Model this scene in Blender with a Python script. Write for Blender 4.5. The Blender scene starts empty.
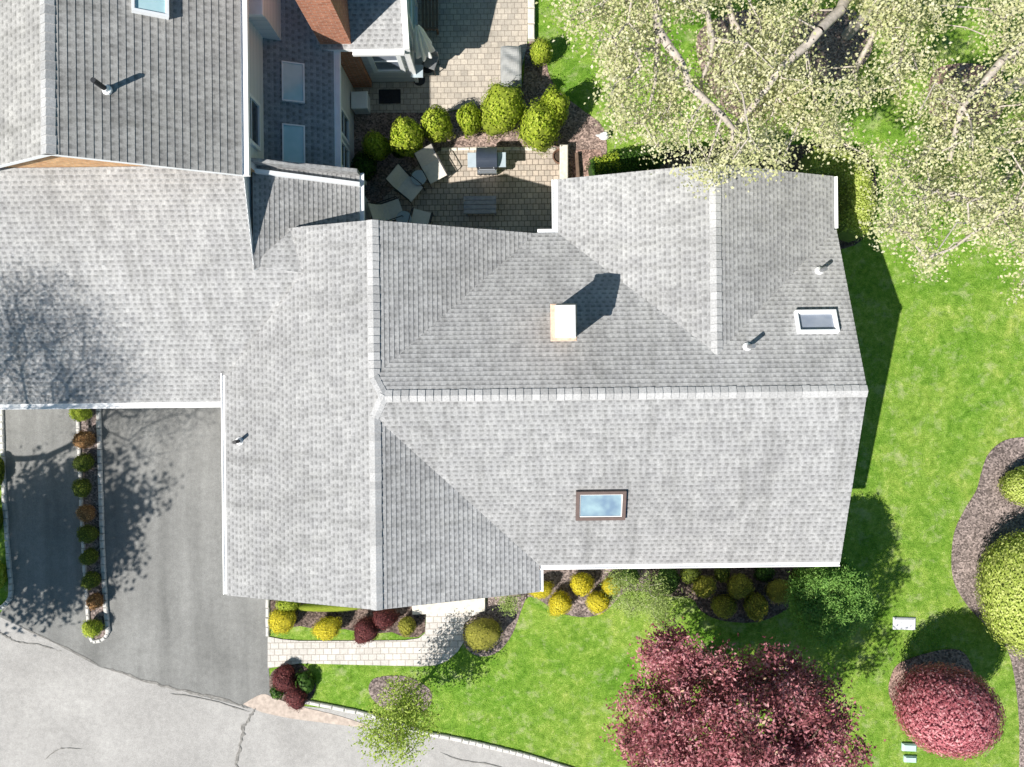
import bpy, math, random
import numpy as np
from mathutils import Vector, Matrix

SC = bpy.context.scene
COL = SC.collection
H, F = 23.0, 780.0                       # camera height (m), focal length in pixels
TH = math.radians(-0.65)                 # small roll of the drone
CT, ST = math.cos(TH), math.sin(TH)
SX, SY = 0.669, 0.493                    # shadow offset per metre of height
rng = np.random.default_rng(7)
random.seed(7)

def ray(px, py):
    u, v = (px - 512.0) / F, (383.5 - py) / F
    return u * CT - v * ST, u * ST + v * CT
def W(px, py, z=0.0):
    kx, ky = ray(px, py)
    return Vector((kx * (H - z), ky * (H - z), z))

# ------------------------------------------------------------------ helpers
def tag(o, label=None, cat=None, group=None, kind=None):
    if label: o['label'] = label
    if cat: o['category'] = cat
    if group: o['group'] = group
    if kind: o['kind'] = kind
    return o
def empty(name, loc=(0, 0, 0), rz=0.0):
    o = bpy.data.objects.new(name, None); COL.objects.link(o)
    o.location = loc; o.rotation_euler = (0, 0, rz); o.empty_display_size = 0.2
    return o
def link(name, me, parent=None):
    o = bpy.data.objects.new(name, me); COL.objects.link(o)
    if parent is not None: o.parent = parent
    return o

class MB:
    def __init__(s): s.v, s.f, s.uv, s.mi = [], [], [], []
    def face(s, pts, uvs=None, m=0):
        b = len(s.v); s.v += [tuple(p) for p in pts]
        s.f.append(tuple(range(b, b + len(pts)))); s.uv.append(uvs); s.mi.append(m)
    def wall(s, a, b, z0, z1, m=0, u0=0.0):          # vertical quad a->b
        a = Vector(a); b = Vector(b); L = (Vector((b.x, b.y)) - Vector((a.x, a.y))).length
        s.face([(a.x, a.y, z0), (b.x, b.y, z0), (b.x, b.y, z1), (a.x, a.y, z1)], [(u0, z0), (u0 + L, z0), (u0 + L, z1), (u0, z1)], m)
    def prism(s, poly, z0, z1, m=0, bottom=True):     # poly counter-clockwise in plan
        n = len(poly)
        s.face([(p[0], p[1], z1) for p in poly], [(p[0], p[1]) for p in poly], m)
        if bottom: s.face([(p[0], p[1], z0) for p in reversed(poly)], [(p[0], p[1]) for p in reversed(poly)], m)
        u = 0.0
        for i in range(n):
            a, b = poly[i], poly[(i + 1) % n]; L = math.dist(a[:2], b[:2])
            s.face([(a[0], a[1], z0), (b[0], b[1], z0), (b[0], b[1], z1), (a[0], a[1], z1)], [(u, z0), (u + L, z0), (u + L, z1), (u, z1)], m); u += L
    def box(s, c, d, M=None, m=0, rz=0.0, bev=0.0):
        M = M or Matrix.Identity(4); R = Matrix.Translation(Vector(c)) @ Matrix.Rotation(rz, 4, 'Z')
        hx, hy, hz = d[0] / 2, d[1] / 2, d[2] / 2
        if bev > 0:                                   # chamfered upper rim
            b = min(bev, hx * .9, hy * .9, hz * .9)
            rings = [(hx, hy, -hz), (hx, hy, hz - b), (hx - b, hy - b, hz)]
        else: rings = [(hx, hy, -hz), (hx, hy, hz)]
        P = [[M @ (R @ Vector((sx * x, sy * y, z))) for sx, sy in ((-1, -1), (1, -1), (1, 1), (-1, 1))] for x, y, z in rings]
        uvq = lambda k, q: [(0, 0), (1, 0), (1, 1), (0, 1)]
        s.face(P[0][::-1], [(0, 0), (d[0], 0), (d[0], d[1]), (0, d[1])], m); s.face(P[-1], [(0, 0), (d[0], 0), (d[0], d[1]), (0, d[1])], m)
        for k in range(len(P) - 1):
            for i in range(4):
                j = (i + 1) % 4; L = d[0] if i % 2 == 0 else d[1]
                s.face([P[k][i], P[k][j], P[k + 1][j], P[k + 1][i]], [(0, 0), (L, 0), (L, d[2]), (0, d[2])], m)
    def tube(s, a, b, r0, r1=None, n=8, M=None, m=0, caps=True):
        r1 = r0 if r1 is None else r1
        a = Vector(a); b = Vector(b); d = (b - a)
        if d.length < 1e-6: return
        d.normalize(); x = d.orthogonal().normalized(); y = d.cross(x)
        M = M or Matrix.Identity(4)
        A = [M @ (a + (x * math.cos(t) + y * math.sin(t)) * r0) for t in [2 * math.pi * i / n for i in range(n)]]
        B = [M @ (b + (x * math.cos(t) + y * math.sin(t)) * r1) for t in [2 * math.pi * i / n for i in range(n)]]
        for i in range(n):
            j = (i + 1) % n; s.face([A[i], A[j], B[j], B[i]], None, m)
        if caps: s.face(A[::-1], None, m); s.face(B, None, m)
    def lathe(s, prof, n=20, M=None, m=0, wob=None):   # profile of (r,z)
        M = M or Matrix.Identity(4); R = []
        for r, z in prof:
            R.append([M @ Vector((r * (wob(t) if wob else 1) * math.cos(t), r * (wob(t) if wob else 1) * math.sin(t), z)) for t in [2 * math.pi * i / n for i in range(n)]])
        for k in range(len(R) - 1):
            for i in range(n):
                j = (i + 1) % n; s.face([R[k][i], R[k][j], R[k + 1][j], R[k + 1][i]], None, m)
        s.face(R[0][::-1], None, m); s.face(R[-1], None, m)
    def mesh(s, name, mats, smooth=False):
        me = bpy.data.meshes.new(name); me.from_pydata(s.v, [], s.f)
        for mt in (mats if isinstance(mats, (list, tuple)) else [mats]): me.materials.append(mt)
        if any(u for u in s.uv):
            L = me.uv_layers.new(name='UVMap'); k = 0; fl = []
            for f, u in zip(s.f, s.uv):
                fl += [c for q in (u if u else [(0, 0)] * len(f)) for c in q]
            L.data.foreach_set('uv', fl)
        me.polygons.foreach_set('material_index', s.mi)
        if smooth: me.polygons.foreach_set('use_smooth', [True] * len(s.f))
        me.update(); return me
    def build(s, name, mats, parent=None, smooth=False):
        return link(name, s.mesh(name, mats, smooth), parent)

# ------------------------------------------------------------------ materials
class NT:
    def __init__(s, name):
        s.m = bpy.data.materials.new(name); s.m.use_nodes = True; s.t = s.m.node_tree
        s.b = s.t.nodes['Principled BSDF']
    def n(s, ty, **kw):
        nd = s.t.nodes.new(ty)
        for k, v in kw.items(): setattr(nd, k, v)
        return nd
    def l(s, a, b): s.t.links.new(a, b)
    def pos(s): return s.n('ShaderNodeNewGeometry').outputs['Position']
    def uv(s): return s.n('ShaderNodeUVMap').outputs['UV']
    def objc(s): return s.n('ShaderNodeTexCoord').outputs['Object']
    def noise(s, vec, sc, det=4, rough=.6, dist=0.0):
        nd = s.n('ShaderNodeTexNoise'); nd.inputs['Scale'].default_value = sc; nd.inputs['Detail'].default_value = det
        nd.inputs['Roughness'].default_value = rough; nd.inputs['Distortion'].default_value = dist; s.l(vec, nd.inputs['Vector']); return nd.outputs['Fac']
    def ramp(s, fac, stops):
        nd = s.n('ShaderNodeValToRGB'); e = nd.color_ramp.elements
        while len(e) > 1: e.remove(e[-1])
        e[0].position = stops[0][0]; e[0].color = (*stops[0][1], 1)
        for p, c in stops[1:]:
            q = e.new(p); q.color = (*c, 1)
        s.l(fac, nd.inputs['Fac']); return nd.outputs['Color']
    def mul(s, a, b, fac=1.0, mode='MULTIPLY'):
        nd = s.n('ShaderNodeMix', data_type='RGBA', blend_type=mode); nd.inputs[0].default_value = fac
        s.l(a, nd.inputs[6]); s.l(b, nd.inputs[7]); return nd.outputs[2]
    def mixf(s, f, a, b):
        nd = s.n('ShaderNodeMix', data_type='RGBA'); s.l(f, nd.inputs[0])
        for i, c in ((6, a), (7, b)):
            if isinstance(c, tuple): nd.inputs[i].default_value = (*c, 1)
            else: s.l(c, nd.inputs[i])
        return nd.outputs[2]
    def bump(s, h, strength=.4, dist=.02):
        nd = s.n('ShaderNodeBump'); nd.inputs['Strength'].default_value = strength; nd.inputs['Distance'].default_value = dist
        s.l(h, nd.inputs['Height']); s.l(nd.outputs['Normal'], s.b.inputs['Normal'])
    def out(s, col, rough=.8, spec=.3):
        s.l(col, s.b.inputs['Base Color']); s.b.inputs['Roughness'].default_value = rough
        s.b.inputs['Specular IOR Level'].default_value = spec; return s.m

def g3(x): return (x, x, x)
def plain(name, c, rough=.6, var=.12, sc=6.0, spec=.4, metal=0.0):
    k = NT(name); f = k.noise(k.objc(), sc, 5)
    col = k.ramp(f, [(.3, tuple(x * (1 - var) for x in c)), (.7, tuple(min(1, x * (1 + var)) for x in c))])
    k.b.inputs['Metallic'].default_value = metal
    return k.out(col, rough, spec)

def shingle(name, base, row=.118, tint=(1, 1, 1.0)):
    k = NT(name); uv = k.uv(); t = lambda x: tuple(x * q for q in tint)
    def cells(w, off, c1, c2, sq=1.4):
        br = k.n('ShaderNodeTexBrick'); k.l(uv, br.inputs['Vector'])
        for nm, c in (('Color1', c1), ('Color2', c2), ('Mortar', tuple((a + b) / 2 * .9 for a, b in zip(c1, c2)))): br.inputs[nm].default_value = (*c, 1)
        br.inputs['Scale'].default_value = 1; br.inputs['Mortar Size'].default_value = .004; br.inputs['Mortar Smooth'].default_value = 1
        br.inputs['Brick Width'].default_value = w; br.inputs['Row Height'].default_value = row; br.offset = off; br.offset_frequency = 3; br.squash = sq; br.squash_frequency = 2; return br
    tone = cells(.172, .37, t(base * 1.10), t(base * .90))
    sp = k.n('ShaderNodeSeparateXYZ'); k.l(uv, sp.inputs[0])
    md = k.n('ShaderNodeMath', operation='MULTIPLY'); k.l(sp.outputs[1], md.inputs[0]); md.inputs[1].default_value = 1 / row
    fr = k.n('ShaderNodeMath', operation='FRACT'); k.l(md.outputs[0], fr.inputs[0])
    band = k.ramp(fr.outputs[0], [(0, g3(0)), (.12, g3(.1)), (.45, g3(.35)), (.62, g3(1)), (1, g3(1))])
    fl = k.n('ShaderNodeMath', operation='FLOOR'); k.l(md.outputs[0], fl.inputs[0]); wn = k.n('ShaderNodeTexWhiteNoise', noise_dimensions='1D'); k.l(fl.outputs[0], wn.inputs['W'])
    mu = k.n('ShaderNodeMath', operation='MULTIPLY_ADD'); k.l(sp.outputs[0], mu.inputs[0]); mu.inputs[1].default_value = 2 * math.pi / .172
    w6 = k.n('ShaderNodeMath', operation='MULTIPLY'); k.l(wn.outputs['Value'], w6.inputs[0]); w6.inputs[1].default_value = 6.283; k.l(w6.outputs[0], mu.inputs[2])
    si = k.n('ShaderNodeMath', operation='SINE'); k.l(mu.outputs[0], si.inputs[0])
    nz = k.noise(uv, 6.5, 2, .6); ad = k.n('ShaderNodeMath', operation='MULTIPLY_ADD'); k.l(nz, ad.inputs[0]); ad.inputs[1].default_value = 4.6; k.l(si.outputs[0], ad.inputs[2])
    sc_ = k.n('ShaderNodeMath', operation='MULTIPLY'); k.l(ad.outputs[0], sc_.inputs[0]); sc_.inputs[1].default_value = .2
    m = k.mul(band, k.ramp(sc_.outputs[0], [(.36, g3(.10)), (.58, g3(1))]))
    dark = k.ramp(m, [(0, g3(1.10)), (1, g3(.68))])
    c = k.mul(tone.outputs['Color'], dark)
    n1 = k.noise(uv, .5, 6, .65, .8); n2 = k.noise(uv, 26, 4, .75); n3 = k.noise(uv, 2.6, 4, .6); n4 = k.noise(uv, .17, 3, .5, .4)
    c = k.mul(c, k.ramp(n1, [(.28, g3(.81)), (.48, g3(1.0)), (.72, g3(1.07))]))
    c = k.mul(c, k.ramp(n2, [(.3, g3(.72)), (.7, g3(1.26))]))
    c = k.mul(c, k.ramp(n3, [(.3, (.90, .90, .91)), (.7, (1.09, 1.09, 1.08))])); c = k.mul(c, k.ramp(n4, [(.35, g3(.9)), (.65, g3(1.06))]))
    mp = k.n('ShaderNodeMapping'); mp.inputs['Scale'].default_value = (2.2, .16, 1); k.l(uv, mp.inputs['Vector'])
    c = k.mul(c, k.ramp(k.noise(mp.outputs['Vector'], 1.6, 5, .65, .2), [(.30, (.80, .80, .79)), (.5, g3(1)), (.7, g3(1.06))]))
    return k.out(c, .92, .15)

M = {}
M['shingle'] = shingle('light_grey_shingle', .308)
M['shingle_old'] = shingle('weathered_grey_shingle', .285, .155, (1, .985, .95))
M['shingle_shaded'] = shingle('shaded_grey_shingle', .26, .15, (.86, 1, 1.1))  # light grey shingle darkened and blued: the side wing's shade in its colour
def capmat():
    k = NT('ridge_shingle'); f = k.n('ShaderNodeNewGeometry').outputs['Random Per Island']
    c = k.ramp(f, [(0, g3(.31)), (1, g3(.42))]); return k.out(k.mul(c, k.ramp(k.noise(k.objc(), 25, 3), [(.3, g3(.8)), (.7, g3(1.15))])), .9, .2)
M['cap'] = capmat()
M['white'] = plain('white_paint', (.80, .80, .80), .45, .06, 3)
M['trim'] = plain('white_trim', (.74, .76, .78), .5, .06, 3)
M['metal_grey'] = plain('grey_metal', (.30, .31, .32), .35, .12, 8, .5, .6)
M['dark'] = plain('black_plastic', (.02, .021, .024), .5, .2, 8)
M['bronze'] = plain('brown_frame', (.12, .085, .075), .5, .15, 8)
M['shaft'] = plain('white_shaft', (.8, .8, .78), .6, .05, 2)
M['fabric'] = plain('pale_sling', (.62, .58, .52), .85, .08, 14)
M['cover'] = plain('grey_cover', (.27, .275, .27), .8, .2, 5)
M['stone'] = plain('pale_stone', (.58, .54, .47), .85, .18, 9)
M['cap_stone'] = plain('chimney_cap_concrete', (.86, .84, .82), .8, .05, 4)
M['crown_tan'] = plain('tan_brick_crown', (.56, .40, .30), .9, .25, 14)
M['box_grey'] = plain('grey_white_plastic', (.56, .57, .60), .6, .1, 5)
M['tank'] = plain('pale_green_plastic', (.42, .58, .52), .6, .08, 5)
M['pot'] = plain('brown_glaze', (.16, .09, .06), .5, .3, 6)
M['soil'] = plain('dark_soil', (.05, .035, .025), .95, .4, 12)
M['teak'] = plain('grey_wood', (.27, .27, .29), .8, .2, 9)
M['brownwood'] = plain('brown_wood', (.13, .085, .06), .8, .25, 9)
M['steel'] = plain('brushed_steel', (.5, .51, .52), .3, .08, 6, .5, .8)
M['shelf'] = plain('pale_shelf', (.36, .42, .46), .4, .06, 6)
M['lid'] = plain('dark_lid', (.035, .045, .065), .3, .1, 6)
M['mat'] = plain('dark_mat', (.022, .022, .026), .95, .35, 14)
def glassmat(name, c1, c2, rough=.12):
    k = NT(name); f = k.noise(k.objc(), 2.2, 2)
    return k.out(k.ramp(f, [(.35, c1), (.65, c2)]), rough, .7)
M['pane'] = glassmat('skylight_pane', (.15, .22, .30), (.27, .38, .42))
M['pane_grey'] = glassmat('grey_pane', (.17, .20, .26), (.24, .27, .33))
M['pane_aqua'] = glassmat('aqua_pane', (.36, .56, .60), (.46, .64, .68))
M['pane_dark'] = glassmat('dark_pane', (.02, .025, .032), (.05, .06, .07), .08)
def siding():
    k = NT('pale_siding'); w = k.n('ShaderNodeTexWave', wave_type='BANDS', bands_direction='Y', wave_profile='SAW'); w.inputs['Scale'].default_value = 1.3
    k.l(k.uv(), w.inputs['Vector']); c = k.ramp(w.outputs['Fac'], [(0, (.40, .43, .46)), (.1, (.60, .62, .64)), (1, (.66, .67, .68))])
    k.bump(w.outputs['Fac'], .4, .02); return k.out(c, .6, .3)
M['siding'] = siding()
def brick(name, c1, c2, mo, bw=.22, rh=.075):
    k = NT(name); b = k.n('ShaderNodeTexBrick'); uv = k.uv(); k.l(uv, b.inputs['Vector'])
    b.inputs['Color1'].default_value = (*c1, 1); b.inputs['Color2'].default_value = (*c2, 1); b.inputs['Mortar'].default_value = (*mo, 1)
    b.inputs['Scale'].default_value = 1; b.inputs['Brick Width'].default_value = bw; b.inputs['Row Height'].default_value = rh; b.inputs['Mortar Size'].default_value = .007
    c = k.mul(b.outputs['Color'], k.ramp(k.noise(uv, 8, 4), [(.3, g3(.75)), (.7, g3(1.2))])); k.bump(b.outputs['Fac'], -.4, .01)
    return k.out(c, .9, .2)
M['brick'] = brick('red_brick', (.50, .20, .115), (.38, .14, .08), (.46, .34, .27))
M['brick_tan'] = brick('tan_brick', (.62, .38, .19), (.50, .26, .12), (.45, .36, .27))

def lawn():
    k = NT('lawn_grass'); p = k.pos()
    n0 = k.noise(p, .17, 4, .6, .6); n1 = k.noise(p, .85, 6, .72, .7); n2 = k.noise(p, 4.6, 7, .8, .3); n3 = k.noise(p, 30, 4, .75); n4 = k.noise(p, 90, 2, .6)
    a = k.ramp(n2, [(.30, (.085, .175, .016)), (.45, (.175, .315, .036)), (.56, (.25, .395, .058)), (.70, (.46, .56, .17))])
    c = k.mul(a, k.ramp(n1, [(.30, (.60, .74, .55)), (.45, (.90, .95, .88)), (.58, (1.15, 1.06, 1.18)), (.72, (1.65, 1.28, 1.85))]))
    c = k.mul(c, k.ramp(n0, [(.3, (.72, .88, .66)), (.7, (1.22, 1.08, 1.28))]))
    c = k.mul(c, k.ramp(n3, [(.25, g3(.45)), (.5, g3(1)), (.75, g3(1.6))])); c = k.mul(c, k.ramp(n4, [(.25, g3(.75)), (.75, g3(1.25))]))
    s = k.noise(p, 1.9, 7, .75, .25); t = k.ramp(s, [(.53, g3(0)), (.70, g3(.75))])
    c = k.mixf(t, c, (.46, .50, .24)); k.bump(n3, 1.0, .06); return k.out(c, .95, .1)
M['lawn'] = lawn()
def asphalt(name, base, tint, streak=0.0, grain=55):
    k = NT(name); p = k.pos(); n1 = k.noise(p, .45, 6, .65, .4); n2 = k.noise(p, grain, 3, .8); n3 = k.noise(p, 6, 5, .7)
    c = k.ramp(n1, [(.28, tuple(base * .82 * q for q in tint)), (.72, tuple(base * 1.16 * q for q in tint))])
    c = k.mul(c, k.ramp(n2, [(.25, g3(.66)), (.75, g3(1.34))])); c = k.mul(c, k.ramp(n3, [(.3, g3(.88)), (.7, g3(1.12))]))
    if streak:
        mp = k.n('ShaderNodeMapping'); mp.inputs['Scale'].default_value = (1.5, .12, 1); k.l(p, mp.inputs['Vector'])
        c = k.mul(c, k.ramp(k.noise(mp.outputs['Vector'], 1.4, 4, .6), [(.3, g3(1 - streak)), (.7, g3(1 + streak))]))
    k.bump(n2, .3, .01); return k.out(c, .92, .2)
M['road'] = asphalt('aged_asphalt', .335, (1, .97, .935))
M['drive'] = asphalt('grey_asphalt', .195, (1, 1, .965), .16)
M['tar'] = plain('tar_seal', (.19, .182, .17), .9, .4, 10)
M['sand'] = plain('pink_grit', (.42, .35, .30), .95, .25, 7)
def mulch(name, c, lo=.35, hi=1.6):
    k = NT(name); p = k.pos(); v = k.n('ShaderNodeTexVoronoi'); v.inputs['Scale'].default_value = 24; k.l(p, v.inputs['Vector'])
    sep = k.n('ShaderNodeSeparateColor'); k.l(v.outputs['Color'], sep.inputs[0])
    col = k.ramp(sep.outputs[0], [(0, tuple(x * lo for x in c)), (.6, c), (1, tuple(x * hi for x in c))])
    col = k.mul(col, k.ramp(k.noise(p, 1.3, 5), [(.3, g3(.7)), (.7, g3(1.2))])); k.bump(sep.outputs[0], .8, .03); return k.out(col, .95, .1)
M['mulch'] = mulch('bark_mulch', (.145, .108, .092))
M['mulch_pale'] = mulch('pale_mulch', (.23, .185, .17))
M['mulch_pink'] = mulch('pink_mulch', (.30, .20, .165))
M['mulch_red'] = mulch('red_mulch', (.27, .20, .172))
def paver(name, c1, c2, mo, bw, rh, ms=.012, off=.5):
    k = NT(name); p = k.pos(); b = k.n('ShaderNodeTexBrick'); k.l(p, b.inputs['Vector']); b.offset = off
    b.inputs['Color1'].default_value = (*c1, 1); b.inputs['Color2'].default_value = (*c2, 1); b.inputs['Mortar'].default_value = (*mo, 1)
    b.inputs['Scale'].default_value = 1; b.inputs['Brick Width'].default_value = bw; b.inputs['Row Height'].default_value = rh; b.inputs['Mortar Size'].default_value = ms; b.inputs['Mortar Smooth'].default_value = .5
    c = k.mul(b.outputs['Color'], k.ramp(k.noise(p, 1.0, 5, .6, .5), [(.3, g3(.82)), (.7, g3(1.12))])); c = k.mul(c, k.ramp(k.noise(p, 22, 3), [(.3, g3(.86)), (.7, g3(1.12))]))
    k.bump(b.outputs['Fac'], -.5, .012); return k.out(c, .9, .2)
M['paver'] = paver('tan_paver', (.46, .41, .345), (.35, .315, .27), (.22, .19, .16), .20, .165, .012)
M['paver_low'] = paver('small_tan_paver', (.47, .40, .33), (.34, .30, .255), (.16, .135, .11), .17, .165, .014, .5)
M['paver_white'] = paver('white_paver', (.56, .535, .50), (.47, .445, .415), (.30, .27, .24), .24, .18, .014)
M['bed_stone'] = plain('belgian_block', (.52, .505, .48), .85, .2, 10)

def leafmat(name, stops, trans=.42, rough=.6, clump=0.0, cs=1.8):
    k = NT(name); f = k.n('ShaderNodeNewGeometry').outputs['Random Per Island']
    if clump:
        nf = k.ramp(k.noise(k.objc(), cs, 3, .6), [(.36, g3(0)), (.64, g3(1))]); fm = k.n('ShaderNodeMix', data_type='FLOAT'); fm.inputs[0].default_value = clump
        k.l(f, fm.inputs[2]); k.l(nf, fm.inputs[3]); f = fm.outputs[0]
    c = k.ramp(f, stops); k.l(c, k.b.inputs['Base Color']); k.b.inputs['Roughness'].default_value = rough; k.b.inputs['Specular IOR Level'].default_value = .25
    tr = k.n('ShaderNodeBsdfTranslucent'); k.l(c, tr.inputs['Color']); mx = k.n('ShaderNodeMixShader'); mx.inputs[0].default_value = trans
    out = k.t.nodes['Material Output']; k.l(k.b.outputs[0], mx.inputs[1]); k.l(tr.outputs[0], mx.inputs[2]); k.l(mx.outputs[0], out.inputs['Surface'])
    return k.m
LEAF = {
 'lime': [(0, (.20, .30, .02)), (.5, (.41, .51, .04)), (1, (.60, .66, .11))],
 'gold': [(0, (.50, .43, .02)), (.5, (.72, .62, .03)), (1, (.82, .74, .09))],
 'olive': [(0, (.21, .22, .03)), (.5, (.37, .36, .05)), (1, (.52, .50, .09))],
 'boxwood': [(0, (.07, .11, .015)), (.5, (.14, .19, .022)), (1, (.26, .30, .04))],
 'green': [(0, (.03, .08, .012)), (.5, (.06, .14, .02)), (1, (.12, .22, .035))],
 'willow': [(0, (.12, .26, .05)), (.5, (.23, .43, .09)), (1, (.38, .57, .15))],
 'wine': [(0, (.07, .016, .018)), (.5, (.16, .04, .042)), (1, (.28, .09, .08))],
 'crimson': [(0, (.30, .07, .085)), (.5, (.60, .20, .235)), (.85, (.76, .41, .43)), (1, (.80, .56, .50))],
 'maple': [(0, (.055, .042, .028)), (.22, (.13, .05, .046)), (.42, (.29, .09, .10)), (.64, (.56, .22, .25)), (.85, (.76, .42, .43)), (1, (.68, .48, .30))],
 'bud': [(0, (.36, .40, .15)), (.4, (.57, .57, .30)), (.75, (.71, .68, .45)), (1, (.78, .74, .60))],
 'airy': [(0, (.20, .31, .03)), (.6, (.38, .49, .08)), (1, (.53, .62, .19))],
 'silver': [(0, (.20, .29, .07)), (.6, (.37, .47, .14)), (1, (.52, .60, .28))],
 'yellowgreen': [(0, (.24, .33, .04)), (.5, (.48, .57, .12)), (1, (.72, .75, .29))],
 'rust': [(0, (.20, .10, .03)), (.6, (.40, .22, .09)), (1, (.52, .34, .16))],
}
LM = {k: leafmat(k + '_leaf', v, clump={'maple': .5, 'bud': .35, 'crimson': .25, 'yellowgreen': .15, 'airy': .3, 'silver': .3, 'willow': .3}.get(k, 0), cs={'crimson': 4, 'yellowgreen': 5}.get(k, 1.9)) for k, v in LEAF.items()}
CORE = {k: plain(k + '_gap_shade', tuple(x * .42 for x in v[1][1]), .95, .3, 8) for k, v in LEAF.items()}  # core colour: leaf tone darkened to stand for shade in the gaps
def barkmat(name, c):
    k = NT(name); p = k.objc(); mp = k.n('ShaderNodeMapping'); mp.inputs['Scale'].default_value = (1, 1, .3); k.l(p, mp.inputs['Vector'])
    return k.out(k.ramp(k.noise(mp.outputs['Vector'], 9, 6, .7), [(.3, tuple(x * .6 for x in c)), (.7, tuple(x * 1.2 for x in c))]), .9, .2)
M['bark_pale'] = barkmat('pale_bark', (.44, .39, .34))
M['bark'] = barkmat('brown_bark', (.16, .12, .09))

# ------------------------------------------------------------------ foliage
def leaf_arrays(C, size, aspect=.55, bias=None, bw=.6, r=None):
    r = r or rng; n = len(C)
    d = r.normal(size=(n, 3)); d /= np.linalg.norm(d, axis=1)[:, None]
    nn = r.normal(size=(n, 3))
    if bias is not None: nn = nn * (1 - bw) + bias * bw * 2
    nn /= np.linalg.norm(nn, axis=1)[:, None]
    a = np.cross(nn, d); a /= np.maximum(np.linalg.norm(a, axis=1)[:, None], 1e-6); b = np.cross(nn, a)
    L = (size * r.uniform(.65, 1.3, n))[:, None] / 2
    fold = nn * L * .25
    V = np.stack([C - a * L, C + b * L * aspect + fold, C + a * L, C - b * L * aspect + fold], 1).reshape(-1, 3)
    return V
def quad_mesh(name, V, mat, extra=None):
    me = bpy.data.meshes.new(name); nq = len(V) // 4
    ev, ef = (extra if extra else (np.zeros((0, 3)), []))
    allv = np.vstack([V, ev]) if len(ev) else V
    me.vertices.add(len(allv)); me.vertices.foreach_set('co', allv.astype(np.float32).ravel())
    loops = np.arange(nq * 4); nl = nq * 4
    efl = [i + nq * 4 for f in ef for i in f]
    me.loops.add(nl + len(efl)); me.loops.foreach_set('vertex_index', np.concatenate([loops, np.array(efl, dtype=int)]).astype(np.int32))
    st = list(range(0, nl, 4)); k = nl
    for f in ef: st.append(k); k += len(f)
    me.polygons.add(nq + len(ef)); me.polygons.foreach_set('loop_start', st)
    mats = mat if isinstance(mat, (list, tuple)) else [mat]
    for m in mats: me.materials.append(m)
    if len(mats) > 1: me.polygons.foreach_set('material_index', [0] * nq + [1] * len(ef))
    me.update(calc_edges=True); me.validate(); return me

def unit_dirs(n, r, zmin=-.75):
    d = r.normal(size=(n * 3, 3)); d /= np.linalg.norm(d, axis=1)[:, None]; d = d[d[:, 2] > zmin]; return d[:n]
def lumps(d, r, k=9, amp=.12, width=.5):
    q = unit_dirs(k, r, -1); s = np.ones(len(d))
    for i in range(len(q)):
        s += amp * r.uniform(-.6, 1) * np.exp(-((d - q[i]) ** 2).sum(1) / width ** 2)
    return s
def shrub_mesh(name, kind, R, n, leaf, amp=.12, seed=0, depth=.16, k=9, core=.86, asp=.6, width=.5, flat=0.0):
    r = np.random.default_rng(seed); R = np.array(R)
    seedq = r.integers(1 << 30)
    d = unit_dirs(n, r); n = len(d)
    s = lumps(d, np.random.default_rng(seedq), k, amp, width) * (1 - depth * r.random(n) ** 1.5 + .03 * r.normal(size=n))
    C = d * s[:, None] * R
    C[:, 2] = np.maximum(C[:, 2], -R[2] * .97)
    V = leaf_arrays(C, leaf, asp, d, .74, r)
    # lumpy core following the same lumps, coloured dark for shade between leaves
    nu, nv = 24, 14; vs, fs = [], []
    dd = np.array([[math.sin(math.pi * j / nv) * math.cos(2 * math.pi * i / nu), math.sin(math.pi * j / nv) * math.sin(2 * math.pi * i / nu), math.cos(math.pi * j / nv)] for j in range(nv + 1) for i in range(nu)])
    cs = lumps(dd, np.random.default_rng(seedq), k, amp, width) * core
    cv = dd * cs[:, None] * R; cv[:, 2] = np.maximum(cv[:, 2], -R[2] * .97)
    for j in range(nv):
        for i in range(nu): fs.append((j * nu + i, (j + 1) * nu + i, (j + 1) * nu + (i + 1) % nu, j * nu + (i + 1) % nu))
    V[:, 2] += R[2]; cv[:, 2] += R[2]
    return quad_mesh(name, V, [LM[kind], CORE[kind]], (cv, fs))

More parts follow.
